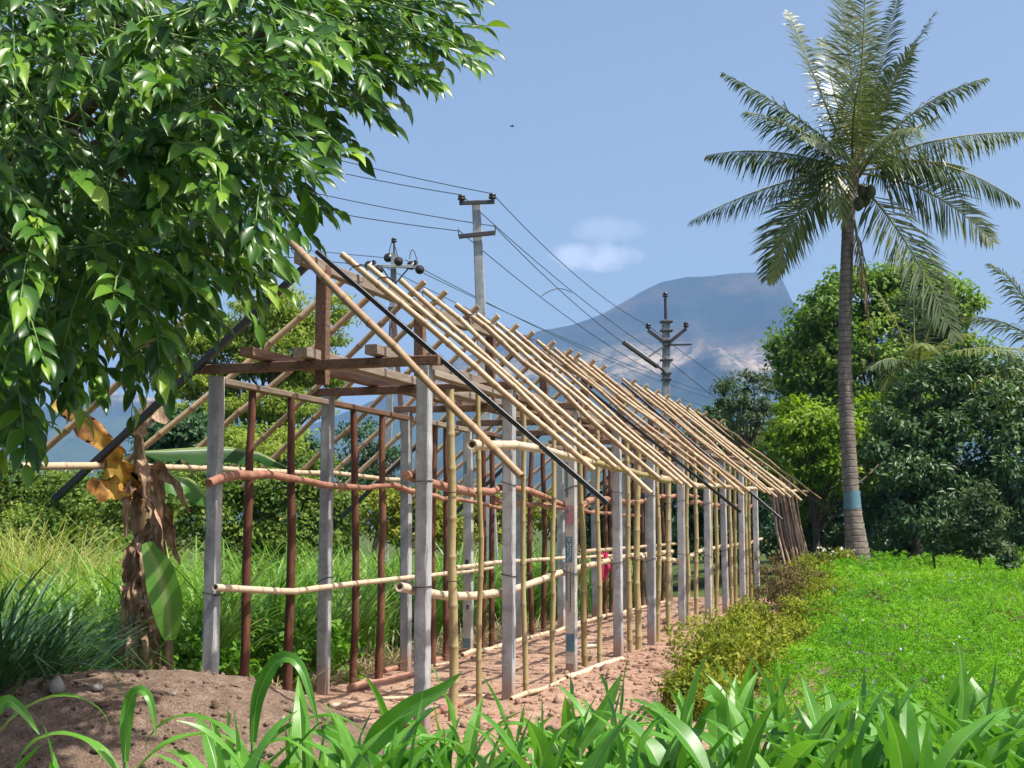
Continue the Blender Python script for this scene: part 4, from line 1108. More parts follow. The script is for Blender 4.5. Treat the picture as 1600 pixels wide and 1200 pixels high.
Y = 37
make_tree('slender_tree', 'slender open tree with sparse feathery leaves above the far roof end', 'tree', gp(1172, Y), at(1168, 690, Y),
    [lobe(1150, 612, Y, 34, 26), lobe(1185, 598, Y, 28, 22), lobe(1172, 645, Y, 36, 26), lobe(1125, 640, Y, 26, 20), lobe(1200, 650, Y, 26, 30)],
    60, 52, .13, .12, .045, 'fine_tree', .07, nl=26, shell=(.3, 1.0))
Y = 39
make_tree('understory_tree', 'low dark green tree peeping over the far end of the rafters', 'tree', gp(1130, Y), at(1130, 730, Y),
    [lobe(1128, 655, Y, 42, 34), lobe(1180, 690, Y, 45, 40), lobe(1110, 720, Y, 60, 60), lobe(1190, 770, Y, 60, 60), lobe(1230, 830, Y - 1, 70, 40), lobe(1310, 820, Y - 2, 70, 55)],
    150, 80, .28, .17, .08, 'dark_tree', .10, nl=16)
Y = 27.5
make_tree('pale_shrub', 'pale green upright shrub in front of the dark tree at the field edge', 'shrub', gp(1530, Y), at(1530, 810, Y),
    [lobe(1530, 788, Y, 26, 30), lobe(1545, 815, Y, 28, 32), lobe(1515, 830, Y, 30, 28), lobe(1540, 855, Y, 34, 20)],
    80, 55, .10, .10, .045, 'fine_tree', .04, nl=14)
Y = 28
make_tree('pale_shrub', 'small broad-leaved shrub left of the pale upright one at the field edge', 'shrub', gp(1458, Y), at(1458, 840, Y),
    [lobe(1455, 825, Y, 24, 20), lobe(1470, 848, Y, 26, 16)], 30, 40, .09, .11, .06, 'dark_tree', .03, nl=8)
make_tree('pale_shrub', 'tiny grey-green sapling at the right end of the field edge', 'shrub', gp(1578, 26), at(1578, 870, 26),
    [lobe(1580, 880, 26, 16, 22)], 14, 14, .07, .13, .08, 'fine_tree', .02, nl=6)
# left: feathery tree behind the shed, deep green trees under it
Y = 34
make_tree('feathery_tree', 'tall pale yellow-green feathery tree seen through the front rafters', 'tree', gp(420, Y), at(425, 640, Y),
    [lobe(420, 490, Y, 58, 40), lobe(470, 520, Y, 52, 40), lobe(370, 545, Y, 62, 42), lobe(440, 575, Y, 70, 40), lobe(310, 600, Y, 62, 42), lobe(500, 590, Y, 40, 36), lobe(520, 500, Y, 26, 40), lobe(385, 640, Y, 80, 36), lobe(260, 560, Y, 60, 50), lobe(330, 540, Y, 50, 40), lobe(300, 660, Y - .5, 60, 34), lobe(470, 640, Y - .5, 50, 34), lobe(400, 700, Y - 3.8, 80, 26)],
    330, 140, .27, .13, .05, 'feather_tree', .17, nl=34, shell=(.35, 1.0), zflat=.4)
Y = 31
make_tree('deep_green_tree', 'deep green tree beneath the feathery tree, behind the left rafters', 'tree', gp(345, Y), at(340, 760, Y),
    [lobe(280, 680, Y, 56, 40), lobe(345, 715, Y, 66, 40), lobe(410, 725, Y, 52, 35), lobe(260, 730, Y, 50, 45), lobe(460, 720, Y + 1, 48, 40), lobe(320, 760, Y, 90, 45)],
    300, 60, .22, .15, .07, 'deep_tree', .13, nl=18)
Y = 38
make_tree('sparse_tree', 'sparse tree with thin dark branches behind the middle posts', 'tree', gp(588, Y), at(585, 720, Y),
    [lobe(565, 690, Y, 34, 40), lobe(605, 710, Y, 36, 40), lobe(580, 755, Y, 48, 34), lobe(540, 740, Y, 30, 36), lobe(625, 760, Y, 30, 30)],
    80, 44, .2, .14, .06, 'deep_tree', .09, nl=30, shell=(.3, 1.0))
# hedges of flowering scrub on the left
def hedge(name, label, lobes_, px, Y, clumps, mat='hedge', flower=None, L=.085, Wd=.055, spread=.16, per=58):
    b = gp(px, Y); t = make_tree(name, label, 'shrub', b, b + np.array([0, 0, .7]), lobes_, clumps, per, spread, L, Wd, mat, .05, nl=16, up=.35)
    if flower:
        P, D, C_, r_ = crown(lobes_, flower, 4, .06, up=.5, shell=(.92, 1.05))
        leaf_obj('flowers', P, D, sphere_dirs(len(P)), .05, .05, T_RHOMB, 'hedge_flower', t, r_)
    return t
Y = 23
hedge('flowering_hedge', 'dense hedge dotted with small yellow flowers behind the banana plant', [lobe(150, 790, Y, 95, 48), lobe(240, 800, Y, 80, 60), lobe(205, 752, Y + .8, 42, 30), lobe(20, 752, Y + 1, 46, 26), lobe(-100, 745, Y + 1, 50, 30), lobe(60, 790, Y + 1, 80, 40), lobe(-40, 785, Y + 1, 80, 45), lobe(-150, 790, Y + 1, 90, 45), lobe(-260, 790, Y + 1, 90, 45), lobe(30, 830, Y, 110, 40), lobe(110, 760, Y + 1.2, 40, 22), lobe(300, 810, Y, 60, 60), lobe(180, 840, Y, 110, 50), lobe(320, 760, Y + 1, 60, 40)], 190, Y, 640, flower=190)
Y = 24
hedge('scrub_hedge', 'dark green scrub behind the bark poles of the left wall', [lobe(395, 748, Y + .5, 40, 26), lobe(490, 742, Y + .5, 36, 28), lobe(380, 800, Y, 60, 55), lobe(445, 790, Y, 60, 60), lobe(510, 800, Y, 50, 52), lobe(410, 850, Y, 80, 40), lobe(485, 850, Y, 80, 40)], 440, Y, 330, 'hedge', 40)
Y = 29
hedge('scrub_hedge', 'yellowish scrub bank seen between the middle posts', [lobe(580, 800, Y, 60, 34), lobe(660, 795, Y, 60, 38), lobe(740, 800, Y, 70, 36), lobe(830, 805, Y, 70, 34), lobe(700, 835, Y, 110, 24)], 690, Y, 320, 'weed', None, .1, .05)
Y = 34
hedge('scrub_hedge', 'dark scrub behind the far posts of the shed', [lobe(900, 810, Y, 60, 40), lobe(980, 805, Y, 60, 50), lobe(1050, 800, Y, 60, 60), lobe(1130, 800, Y, 70, 70), lobe(1000, 850, Y, 120, 30)], 1010, Y, 360, 'deep_tree', None, .14, .07, .2)

Y = 39
hedge('undergrowth', 'dark undergrowth behind the palm foot and under the dark tree', [lobe(1290, 850, Y, 70, 36), lobe(1370, 850, Y, 70, 40), lobe(1450, 850, Y, 70, 40), lobe(1530, 850, Y, 70, 40), lobe(1610, 850, Y, 80, 40), lobe(1710, 850, Y, 90, 50)], 1450, Y, 300, 'deep_tree', None, .15, .08, .24, 60)

# ------------------------------------------------------------------ bundle of sticks leaning at the shed's far end
bs = at(1252, 885, 31.5); bs[2] = gzf(bs[0], bs[1])
bn = thing('stick_bundle', 'bundle of long dry sticks leaning beside the far end of the shed', 'sticks', bs)
for i in range(46):
    x0 = 1234 + 42 * rnd.random(); u = (x0 - 1234) / 42
    x1 = 1204 + 34 * u + rnd.gauss(0, 3); dY = rnd.uniform(-.35, .35)
    p0 = at(x0, 884, 31.3 + dY); p0[2] = gzf(p0[0], p0[1]) - .05; p1 = at(x1, 752 + rnd.uniform(-8, 30), 32.2 + dY)
    m_ = (p0 + p1) / 2 + np.array([-.10 + rnd.gauss(0, .05), rnd.gauss(0, .05), .06])
    obj('stick', *tube([p0, m_, p1], [.030, .026, .014], 5), 'stick', bn)

# ------------------------------------------------------------------ grass masses
def gpts(n, poly_fn):
    P = poly_fn(n); P[:, 2] = gz(P[:, 0], P[:, 1]); return P
def tussocks(n_t, per, xr, yr, rad):
    """grass grows in tufts: xr(y) gives the x range at depth y"""
    ty = rng.uniform(yr[0], yr[1], n_t); lo, hi = xr(ty); tx = lo + (hi - lo) * rng.random(n_t)
    idx = np.repeat(np.arange(n_t), per)
    P = np.stack([tx[idx] + rng.normal(0, rad, len(idx)), ty[idx] + rng.normal(0, rad, len(idx)), np.zeros(len(idx))], 1)
    P[:, 2] = gz(P[:, 0], P[:, 1]); return P, idx
shed_left = lambda y, off: SX - WID * CA - off + (y - SY - WID * SA) * SA / CA
P, ix = tussocks(560, 30, lambda y: (-.36 * y, shed_left(y, .75)), (12.6, 25), .11)
hh = (rng.uniform(.8, 1.75, 560))[ix] * rng.uniform(.55, 1.15, len(P))
blades(P, hh, rng.uniform(.020, .048, len(P)), rng.uniform(.03, .5, len(P)), rng.uniform(0, 6.28, len(P)), 'napier', 'tall_grass', bend=1.7, seg=5, r=np.clip(rng.random(560)[ix] * .6 + rng.random(len(P)) * .45, 0, 1))
tag(bpy.data.objects['tall_grass'], 'tall arching green fodder grass behind the left wall of the shed', 'grass', kind='stuff')
P, ix = tussocks(230, 26, lambda y: (shed_left(y, 4.5), shed_left(y, .7)), (24, 33), .14)
blades(P, rng.uniform(.7, 1.4, len(P)), .035, rng.uniform(.03, .45, len(P)), rng.uniform(0, 6.28, len(P)), 'napier', 'far_fodder_grass', bend=1.6, seg=4)
tag(bpy.data.objects['far_fodder_grass'], 'farther fodder grass beyond the middle and far posts', 'grass', kind='stuff')
# straw lying at the foot of the left wall
n = 1600; yy = rng.uniform(12.6, 21, n); P = np.stack([shed_left(yy, .15) - np.abs(rng.normal(.15, .25, n)), yy, 0 * yy], 1); P[:, 2] = gz(P[:, 0], P[:, 1]) + .02
blades(P, rng.uniform(.2, .55, n), .014, rng.uniform(.8, 1.45, n), rng.uniform(0, 6.28, n), 'straw', 'straw_litter', bend=.5, seg=3)
tag(bpy.data.objects['straw_litter'], 'dry straw and cut grass lying along the left wall', 'straw', kind='stuff')
# pale seeding grass on the left, dark long grass in the tree's shade
def tuft(px, Y, n, H, Wd, rad, mat, name, label, bend=1.8, lean=.5, dz=0):
    b = gp(px, Y, dz); t = thing(name, label, 'grass clump', b)
    a = rng.uniform(0, 6.28, n); r_ = np.abs(rng.normal(0, rad, n))
    P = np.stack([b[0] + np.cos(a) * r_, b[1] + np.sin(a) * r_, 0 * a], 1); P[:, 2] = gz(P[:, 0], P[:, 1]) + dz
    blades(P, H * rng.uniform(.5, 1.2, n), Wd * rng.uniform(.6, 1.2, n), rng.uniform(.02, lean, n), a + rng.normal(0, .6, n), mat, 'blades', t, bend=bend, seg=5)
for px, Yt, h_, nm in ((20, 17.5, 1.75, 'leftmost and tallest'), (75, 16.5, 1.65, 'second from the left edge'), (125, 17, 1.55, 'third from the left edge'), (165, 15.5, 1.15, 'nearest the banana plant')):
    tuft(px, Yt, 1100, h_ * 1.28, .015, .40, 'pale_grass', 'seeding_grass', 'pale yellow seeding grass clump, ' + nm, 2.1, .6)
for px, Yt, h_, nm in ((-45, 9.6, 1.25, 'at the left edge of the picture'), (20, 10.2, 1.15, 'left of the soil heap'), (75, 11.0, .95, 'just behind the left end of the soil heap'), (-10, 11.8, 1.3, 'behind the others by the pale grass')):
    tuft(px, Yt, 360, h_ * 1.1, .036, .24, 'dark_grass', 'shaded_grass', 'dark long-bladed grass clump ' + nm, 1.7, .6)

# ------------------------------------------------------------------ leafy weeds
def weed(name, label, lobes_, base, clumps, mat, L, Wd, per=40, spread=.07, nl=16, r0=.012, cat='weed', **kw):
    return make_tree(name, label, cat, base, np.array(base) + np.array([0, 0, .18]), lobes_, clumps, per, spread, L, Wd, mat, r0, nl=nl, bark='stick', **kw)
def wl_(c, a, z, rx, ry, rz): p = s2w(c, a, z); return (p[0], p[1], p[2], rx, ry, rz)
for i, (c, a, hz_, nm) in enumerate(((-2.45, 1.0, .30, 'between the two front bark poles'), (-2.30, 2.15, .34, 'behind the second left post'), (-2.35, 3.0, .26, 'left of the third bark pole'), (-2.9, .6, .34, 'behind the front left post'), (-2.8, 2.9, .4, 'farther behind the second left post'))):
    b = s2w(c, a, 0); b[2] = gzf(b[0], b[1])
    weed('broadleaf_weed', 'low bright green broad-leaved weed ' + nm, [(b[0], b[1], b[2] + hz_, .42, .36, .30), (b[0] + .25, b[1] + .1, b[2] + hz_ * .8, .28, .3, .24)], b, 70, 'broad_weed', .062, .044, 30, .06)
WE = [((1.85, 2.5), .36, .52, 'weed', 'nearest yellow-green weed at the corner of the crop field'), ((1.50, 4.0), .30, .42, 'weed', 'yellow-green weed on the bank beside the fourth right post'), ((1.95, 3.7), .30, .42, 'weed', 'olive weed between the bank and the crop, in front'), ((1.35, 6.6), .24, .30, 'weed', 'weed growing against the fifth right post'), ((2.05, 6.0), .26, .34, 'weed', 'olive weed along the middle of the crop edge'), ((1.95, 8.8), .25, .42, 'weed', 'mossy green weed in front of the dry brown bush'),
      ((1.15, 8.8), .26, .34, 'weed', 'low light-green weed between sixth and seventh right posts'), ((1.22, 12.2), .52, .60, 'dry_weed', 'rounded dry brown bush near the far posts'), ((1.95, 11.0), .30, .42, 'weed', 'weed in front and right of the dry brown bush'), ((1.3, 15.2), .5, .5, 'weed', 'yellow-green weed behind the dry brown bush'), ((1.75, 1.5), .2, .30, 'weed', 'small weed on the bank nearest the maize')]
LASTWEED = [None]
for (c, a), hz_, rd, mt, lb in WE:
    b = s2w(c, a, 0); b[2] = gzf(b[0], b[1])
    LASTWEED[0] = weed('bank_weed', lb, [(b[0], b[1], b[2] + hz_, rd * .9, rd, hz_ * .95), (b[0] + rd * .4, b[1] + .2, b[2] + hz_ * .7, rd * .6, rd * .7, hz_ * .7), (b[0] - rd * .35, b[1] - .15, b[2] + hz_ * .75, rd * .5, rd * .6, hz_ * .7)], b, 130, mt, .050, .024, 26, .07, nl=34, r0=.012, shell=(.3, 1.1))
    n = 46; a_ = rng.uniform(0, 6.28, n); r_ = rng.uniform(0, rd * .8, n); P = np.stack([b[0] + np.cos(a_) * r_, b[1] + np.sin(a_) * r_, 0 * a_ + b[2]], 1)
    blades(P, hz_ * rng.uniform(1.4, 2.5, n), .008, rng.uniform(.0, .4, n), a_, mt, 'stems', LASTWEED[0], bend=.6, seg=4)
b = at(1305, 872, 30.2); b[2] = gzf(b[0], b[1])
t = weed('flowering_bush', 'small bush with white flowers beside the foot of the palm', [(b[0], b[1], b[2] + .35, .5, .4, .32)], b, 60, 'weed', .06, .03, 30, .09, cat='bush')
P, D, C_, r_ = crown([(b[0], b[1], b[2] + .35, .5, .4, .34)], 26, 4, .03, up=.4, shell=(.95, 1.05)); leaf_obj('flowers', P, D, sphere_dirs(len(P)), .05, .05, T_RHOMB, 'white_petal', t, r_)

# ------------------------------------------------------------------ the crop field (lucerne)
T_TRIFOL = (np.array([[0, 0, 0], [.22, .45, .05], [0, 1, 0], [-.22, .45, .05], [.62, .42, .06], [.95, .25, .0], [.5, .05, .06], [-.5, .05, .06], [-.95, .25, .0], [-.62, .42, .06]]),
            np.array([[0, 1, 2], [0, 2, 3], [0, 4, 5], [0, 5, 6], [0, 7, 8], [0, 8, 9]]))
def lucerne(n, y0, y1, size, name, label):
    y = np.exp(rng.uniform(math.log(y0), math.log(y1), n * 2)); x = rng.uniform(0, 1, n * 2) * (y * .46 + 1.5 - (1.6 + (y - 9.9) * .222)) + 1.6 + (y - 9.9) * .222
    ok = field_e(x, y) > -.05 + .25 * fbm(x * 2, y * 2, 2, 5); x, y = x[ok][:n], y[ok][:n]; n = len(x)
    hgt = (.36 + .20 * fbm(x * .8, y * .8, 3, 61) + .26 * fbm(x * 3.2, y * 3.2, 2, 63)) * sstep(-.25, .35, field_e(x, y))
    z = gz(x, y) + hgt * (1 - .62 * rng.random(n) ** 2.2) + rng.normal(0, .014, n)
    P = np.stack([x, y, z], 1); a = rng.uniform(0, 6.28, n)
    D = np.stack([np.cos(a), np.sin(a), rng.uniform(-.2, .9, n)], 1); N = rng.normal(0, .6, (n, 3)); N[:, 2] += 1; N[:, 1] -= .25
    sz = size * (.6 + .4 * y / y0) * rng.uniform(.7, 1.3, n)
    o = leaf_obj(name, P, D, N, sz, sz * .8, T_TRIFOL, 'lucerne', None, np.clip(fbm(x * 1.5, y * 1.5, 3, 67) * .9 + .2 + rng.random(n) * .65, 0, 1))
    tag(o, label, 'crop', kind='stuff')
lucerne(76000, 8.2, 31.3, .030, 'lucerne_crop', 'dense bright green lucerne crop covering the field on the right')
n = 900; y = rng.uniform(9, 24, n); x = rng.uniform(1.6, 10, n); ok = (field_e(x, y) > .2) & (x < y * .42); x, y = x[ok], y[ok]
P = np.stack([x, y, gz(x, y) + .39 + rng.normal(0, .03, len(x))], 1); D = rng.normal(0, .4, (len(x), 3)); D[:, 2] += 1
tag(leaf_obj('crop_flowers', P, D, sphere_dirs(len(x)), .028, .024, T_RHOMB, 'lucerne_flower', None), 'scattered pale purple flowers over the lucerne crop', 'flowers', kind='stuff')
for (px, py, Yw, lb) in ((1385, 925, 19, 'reddish weed standing in the crop field'), (1560, 955, 16.5, 'reddish weed in the crop by the right edge')):
    p = at(px, py, Yw); b = np.array([p[0], p[1], gzf(p[0], p[1])])
    weed('field_weed', lb, [(b[0], b[1], b[2] + .30, .34, .22, .16)], b, 20, 'dry_weed', .05, .018, 14, .08, nl=8)

# ------------------------------------------------------------------ banana plant
YBn = 11.6
bb = at(222, 1075, YBn); bb[2] = gzf(bb[0], bb[1])
ban = thing('banana_plant', 'half-dead banana plant hung with brown dry leaves left of the shed', 'banana plant', bb)
obj('stem', *tube([bb - np.array([0, 0, .1]), at(222, 960, YBn), at(222, 850, YBn), at(222, 760, YBn), at(217, 700, YBn), at(216, 652, YBn)], [.095, .08, .07, .06, .045, .02], 12), 'banana_stem', ban)
def bl(pts, wd, mat, name='leaf', Y=YBn, up=(0, -1, .3), nx=6, **kw):
    P = [at(x, y, Y + d) for x, y, d in pts]
    PA = np.array(P); cum = np.r_[0, np.cumsum(np.linalg.norm(np.diff(PA, axis=0), axis=1))]
    n = 16; Pi = [np.array([np.interp(t * cum[-1], cum, PA[:, k]) for k in range(3)]) for t in np.linspace(0, 1, n)]
    prof = [wd * max(.06, math.sin(math.pi * min(1, .06 + .90 * t)) ** .65) for t in np.linspace(0, 1, n)]
    return ribbon(Pi, prof, up, nx=nx, mat=mat, name=name, parent=ban, **kw)
o = bl([(225, 790, 0), (200, 745, -.2), (165, 695, -.35), (125, 650, -.4), (85, 628, -.4)], .30, 'banana_dying', tear=.9, wave=.3, droop=.35, nx=8); o['label'] = 'dying orange and yellow leaf'
bl([(205, 770, -.1), (185, 765, -.3), (150, 762, -.4), (140, 750, -.45)], .30, 'banana_dying', tear=.55, wave=.4)
bl([(218, 705, .1), (290, 700, .3), (350, 697, .5), (405, 706, .6), (446, 728, .6)], .13, 'banana_green', up=(0, -.25, 1), droop=1.9, fold=-.6, rv=.0, tear=.45)
bl([(220, 760, .1), (262, 742, .2), (300, 748, .3), (332, 785, .3)], .22, 'banana_green', up=(0, -.4, 1), droop=.9, fold=-.3, rv=.5)
bl([(216, 690, 0), (222, 660, -.1), (240, 640, -.1), (262, 660, -.1)], .2, 'banana_dry', tear=.5)
o = bl([(266, 1000, -.45), (262, 950, -.48), (248, 890, -.5), (228, 848, -.5)], .25, 'banana_green', up=(.3, -1, .1), fold=.25, rv=.95); o['label'] = 'fresh bright green leaf of a young sucker'
obj('sucker', *tube([at(262, 1060, YBn - .25), at(262, 1000, YBn - .25), at(258, 950, YBn - .28)], [.055, .04, .015], 8), 'banana_stem', ban)
for i in range(46):
    t_ = rnd.random(); y0 = 735 + 270 * t_; x0 = 222 + rnd.uniform(-9, 9); sd = rnd.choice((-1, 1)); dx = sd * rnd.uniform(10, 30); ln = rnd.uniform(30, 75)
    if t_ < .4 and rnd.random() < .6: dx = rnd.uniform(25, 72); ln = rnd.uniform(40, 90)
    d0 = -.10 + rnd.uniform(-.06, .04); q_ = rnd.uniform(.08, .26)
    bl([(x0, y0, d0), (x0 + dx * .5, y0 - rnd.uniform(4, 22), d0 - q_ * .6), (x0 + dx * .9, y0 + ln * .25, d0 - q_), (x0 + dx * rnd.uniform(.85, 1.2), y0 + ln, d0 - q_ * .9)], rnd.uniform(.05, .15), 'banana_dry', 'dry_leaf', nx=5, tear=.35, wave=.35, fold=rnd.choice((-1, 1)) * rnd.uniform(.5, 1.4), up=(rnd.uniform(-1, 1), -1, rnd.uniform(-.3, .5)))

# ------------------------------------------------------------------ maize in the foreground
MG = 'young maize plants across the foreground'
def maize(x, y, hgt, nl, label, seed):
    r = random.Random(seed)
    b = np.array([x, y, gzf(x, y)])
    t = thing('maize_plant', label, 'maize', b, group=MG)
    top = b + np.array([r.gauss(0, .03), r.gauss(0, .03), hgt * .62])
    obj('stalk', *tube([b - np.array([0, 0, .03]), (b + top) / 2 + np.array([r.gauss(0, .01), 0, 0]), top], [.016, .013, .007], 7), 'stalk', t)
    az = r.uniform(0, 6.28)
    for i in range(nl):
        f = (i + 1) / nl; p = b + (top - b) * (.25 + .75 * f)
        az += math.pi + r.gauss(0, .35)
        L = hgt * r.uniform(.62, .90) * (1 - .25 * abs(f - .6)); el = R(62 + 24 * f + r.gauss(0, 7)); bend = R(r.uniform(45, 130) * (1.1 - .5 * f))
        P = arc(p, az, el, L, bend, 13, r.gauss(0, .35), 1.5)
        wd = r.uniform(.065, .110)
        W_ = [wd * (min(1, .45 + 2.2 * q) * (1 - q ** 2.6)) + .002 for q in np.linspace(0, 1, 14)]
        ribbon(P, W_, (0, 0, 1) if abs(math.cos(el)) > .1 else (1, 0, 0), nx=4, fold=.35, wave=.16, name='leaf', parent=t, rv=r.random())
k = 0
for row, (yr, x0, x1, sp) in enumerate(((4.4, -2.1, 2.3, .155), (4.75, -2.2, 2.4, .155), (5.1, -2.3, 2.5, .155), (5.5, -1.2, 2.7, .16), (5.95, -.7, 2.8, .18), (6.4, .3, 2.9, .22))):
    x = x0
    while x < x1:
        xx = x + rnd.gauss(0, .05); yy_ = yr + rnd.gauss(0, .09); sc = xx / yy_ * FPX + 800
        tall = .68 + .12 * rnd.random() + (.02 if sc > 1050 else 0) - (.10 if sc < 330 else 0)
        if row == 0: tall += .02
        if not (sc < 420 and rnd.random() < .62):
            maize(xx, yy_, tall * (1.0 if row < 2 else .92), 7, 'young maize plant with arching strap leaves in the foreground row', 100 + k)
        k += 1; x += sp * rnd.uniform(.8, 1.2)
# a few single tall leaves that stand out
def tall_leaf(pts, wd, Y, label):
    P = [at(px, py, Y + d) for px, py, d in pts]; b = P[0].copy(); b[2] = gzf(b[0], b[1])
    t = thing('maize_plant', label, 'maize', b, group=MG)
    obj('stalk', *tube([b, (b + P[0]) / 2 + np.array([.01, 0, 0]), P[0]], [.016, .013, .008], 7), 'stalk', t)
    PA = np.array(P); cum = np.r_[0, np.cumsum(np.linalg.norm(np.diff(PA, axis=0), axis=1))]
    tt = np.linspace(0, 1, 18); Pi = np.stack([np.interp(tt * cum[-1], cum, PA[:, q]) for q in range(3)], 1)
    for _ in range(2): Pi[1:-1] = (Pi[:-2] + 2 * Pi[1:-1] + Pi[2:]) / 4
    ribbon(Pi, [wd * min(1, .4 + 2 * q) * (1 - q ** 2.4) + .003 for q in tt], (.35, -1, .45), nx=4, fold=.3, wave=.12, parent=t, rv=rnd.random())
    maize_extra = rnd.random()
    for sd in (-1, 1):
        ribbon(arc(P[0] - np.array([0, 0, .08]), 1.57 - sd * 1.3, R(55), .55, R(120), 12), [.06 * min(1, .45 + 2 * q) * (1 - q ** 2.6) + .002 for q in np.linspace(0, 1, 13)], (0, 0, 1), nx=4, fold=.35, wave=.15, parent=t)
tall_leaf([(395, 1160, 0), (400, 1090, -.02), (425, 1035, -.05), (452, 1018, -.08), (472, 1040, -.1), (485, 1085, -.12), (500, 1145, -.12)], .052, 5.2, 'maize plant whose tall arched leaf rises in front of the second bark pole')
tall_leaf([(560, 1200, 0), (590, 1150, 0), (640, 1105, -.05), (690, 1078, -.08), (722, 1050, -.1)], .085, 4.9, 'maize plant with a broad leaf crossing the foot of the front right post')
tall_leaf([(1498, 1160, 0), (1506, 1090, 0), (1502, 1030, 0), (1496, 1000, 0)], .05, 5.2, 'maize plant with one upright pointed leaf spiking above the crop at right')
tall_leaf([(196, 1190, 0), (196, 1130, 0), (204, 1085, 0), (220, 1072, -.03), (236, 1090, -.05), (244, 1150, -.07)], .045, 5.0, 'maize plant with a thin hooped leaf over the soil heap')
tall_leaf([(905, 1170, 0), (940, 1120, 0), (960, 1075, 0), (972, 1052, 0)], .07, 5.6, 'maize plant with a pointed leaf rising before the earth bank')
tall_leaf([(1118, 1190, 0), (1120, 1130, 0), (1114, 1085, -.03), (1100, 1092, -.3)], .095, 5.0, 'maize plant with a broad pale blade facing the viewer below the bank weeds')
tall_leaf([(-10, 1125, 0), (10, 1090, 0), (35, 1110, 0), (62, 1148, 0)], .045, 5.6, 'maize plant with a drooping leaf at the left edge of the soil heap')

# ------------------------------------------------------------------ the foreground tree
def inside(poly, x, y):
    c = False; j = len(poly) - 1
    for i in range(len(poly)):
        xi, yi = poly[i]; xj, yj = poly[j]
        if (yi > y) != (yj > y) and x < (xj - xi) * (y - yi) / (yj - yi) + xi: c = not c
        j = i
    return c
OUT = [(-420, -330), (860, -330), (800, -110), (690, -70), (672, 40), (655, 85), (615, 112), (555, 135), (510, 170), (480, 205), (455, 245), (440, 285), (410, 330), (385, 372), (345, 420), (312, 470), (285, 510), (245, 535), (200, 540), (150, 548), (95, 565), (45, 598), (0, 630), (-60, 650), (-420, 590)]
tb = np.array([-4.6, 8.3, 0]); tb[2] = gzf(tb[0], tb[1])
ft = thing('broadleaf_tree', 'large glossy-leaved tree overhanging the upper left of the picture', 'tree', tb)
sprigs = []
tries = 0
while len(sprigs) < 1400 and tries < 20000:
    tries += 1
    x, y = rnd.uniform(-420, 760), rnd.uniform(-330, 720)
    if not inside(OUT, x, y): continue
    if (x < -60 or y < -60) and rnd.random() < .80: continue
    Yd = 5.0 + 4.2 * rnd.random() ** .9
    if x > 480: Yd = rnd.uniform(6.6, 8.8)
    # a few windows in the lower left part where the sky comes through
    if y > 400 and x > 20 and rnd.random() < .35: continue
    sprigs.append(at(x, y, Yd))
hub = np.array([-2.8, 7.6, 3.9])
LP, LD, LN, LL, LW, LY = [], [], [], [], [], []
tw = []
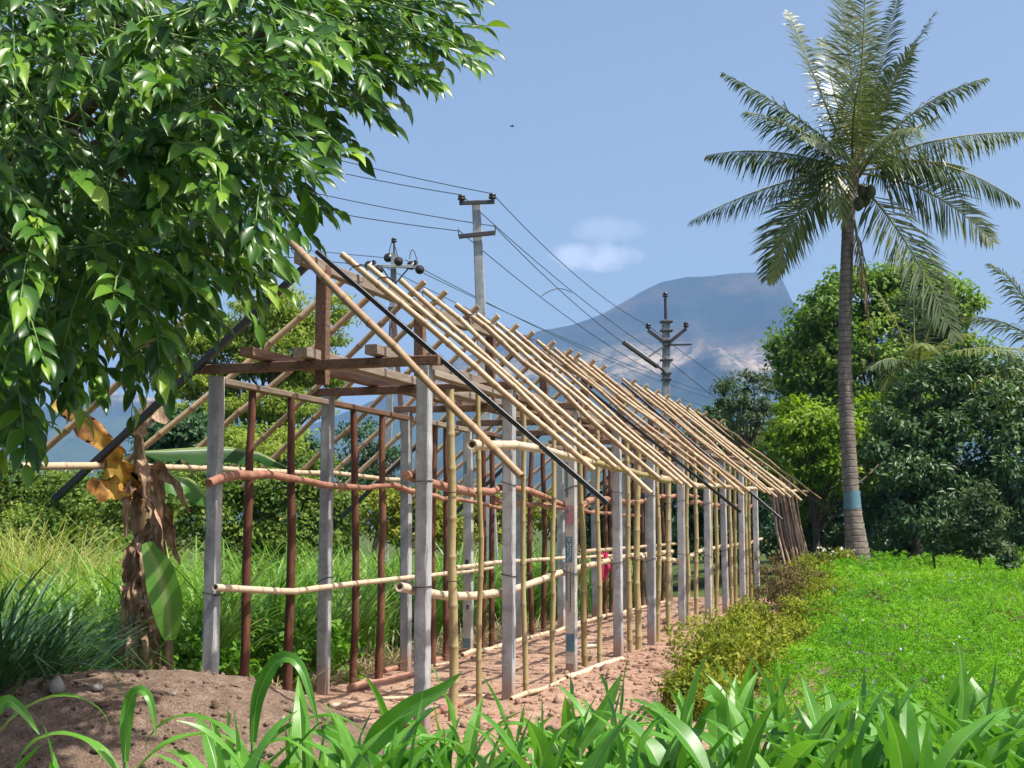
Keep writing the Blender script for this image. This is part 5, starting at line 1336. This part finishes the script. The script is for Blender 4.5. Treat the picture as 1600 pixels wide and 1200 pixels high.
for p in sprigs:
    out = p - hub; out[2] *= .6; out = out / np.linalg.norm(out)
    d = out * .8 + np.array([rnd.gauss(.1, .45), rnd.gauss(-.1, .4), rnd.gauss(-.25, .3)]); d = d / np.linalg.norm(d)
    ln = rnd.uniform(.22, .38); n = rnd.randint(7, 11)
    e = p + d * ln + np.array([0, 0, -.07]); mid = p + d * ln * .5
    tw.append(tube([p - d * .25 + np.array([0, 0, .03]), p, mid, e], [.0045, .004, .003, .002], 4, False))
    side = np.cross(d, (0, 0, 1)); side = side / (np.linalg.norm(side) + 1e-6)
    for i in range(n):
        f = (i + .6) / n; q = p + (e - p) * f
        sd = 1 if i % 2 else -1
        ld = d * (.55 + .5 * f) + side * sd * rnd.uniform(.5, 1.0) * (1.15 - .7 * f) + np.array([0, 0, rnd.uniform(-.80, .15)])
        if i == n - 1: ld = d + np.array([0, 0, -.3])
        LP.append(q); LD.append(ld); LN.append(np.array([rnd.gauss(.22, .35), rnd.gauss(-.5, .35), .8])); L = rnd.uniform(.085, .16); LL.append(L); LW.append(L * rnd.uniform(.32, .42)); LY.append(f)
LP, LD, LN, LL, LW = map(np.array, (LP, LD, LN, LL, LW))
yv = LP[:, 1]; pxs = 800 + LP[:, 0] / yv * FPX; pys = 821.5 - (LP[:, 2] - EYE) / yv * FPX
infr = (pxs > 5) & (pxs < 1590) & (pys > 5) & (pys < 1190)
score = np.where(infr, LL / yv, 0); order = np.argsort(-score); big = order[:300]; rest = order[300:]
rv = np.clip(rng.random(len(LP)) * .62 + np.array(LY) ** 2.5 * .5 * rng.random(len(LP)), 0, 1)   # young leaves at the twig ends are paler
V, F, kk = leaves(LP, LD, LN, LL, LW, T_BIG)
V = V.reshape(len(LP), kk, 3)
for i in big:
    obj('leaf', V[i], T_BIG[1], 'fig_leaf', ft, {'rnd': [rv[i]] * kk})
fV = V[rest].reshape(-1, 3); fF = (T_BIG[1][None] + (np.arange(len(rest)) * kk)[:, None, None]).reshape(-1, 4)
obj('foliage', fV, fF, 'fig_leaf', ft, {'rnd': np.repeat(rv[rest], kk)}, kind='stuff')
obj('twigs', *join(*tw), 'stalk', ft, kind='stuff')
s = NT('fig_bark')
far = [p for p in sprigs if p[1] > 6.9]; tgt = [far[i] for i in rng.choice(len(far), 60, replace=False)]
obj('trunk', *limbs(tb, np.array([-3.4, 8.3, 3.9]), tgt, .15), 'bark', ft)

# ------------------------------------------------------------------ haze
hz = box(0, 4000, (hill_top + 25 - 12) / 2 + 0, 19500, 17500, hill_top + 25 + 12)
hm = bpy.data.materials.new('haze_air'); hm.use_nodes = True; t_ = hm.node_tree; t_.nodes.clear()
ho = nd(t_, 'ShaderNodeOutputMaterial'); hv = nd(t_, 'ShaderNodeVolumePrincipled')
hv.inputs['Color'].default_value = (.29, .55, 1.0, 1); hv.inputs['Density'].default_value = .00018; hv.inputs['Anisotropy'].default_value = .0
t_.links.new(hv.outputs[0], ho.inputs['Volume'])
obj('haze', hz[0], hz[1], hm, None, smooth=False, kind='stuff')
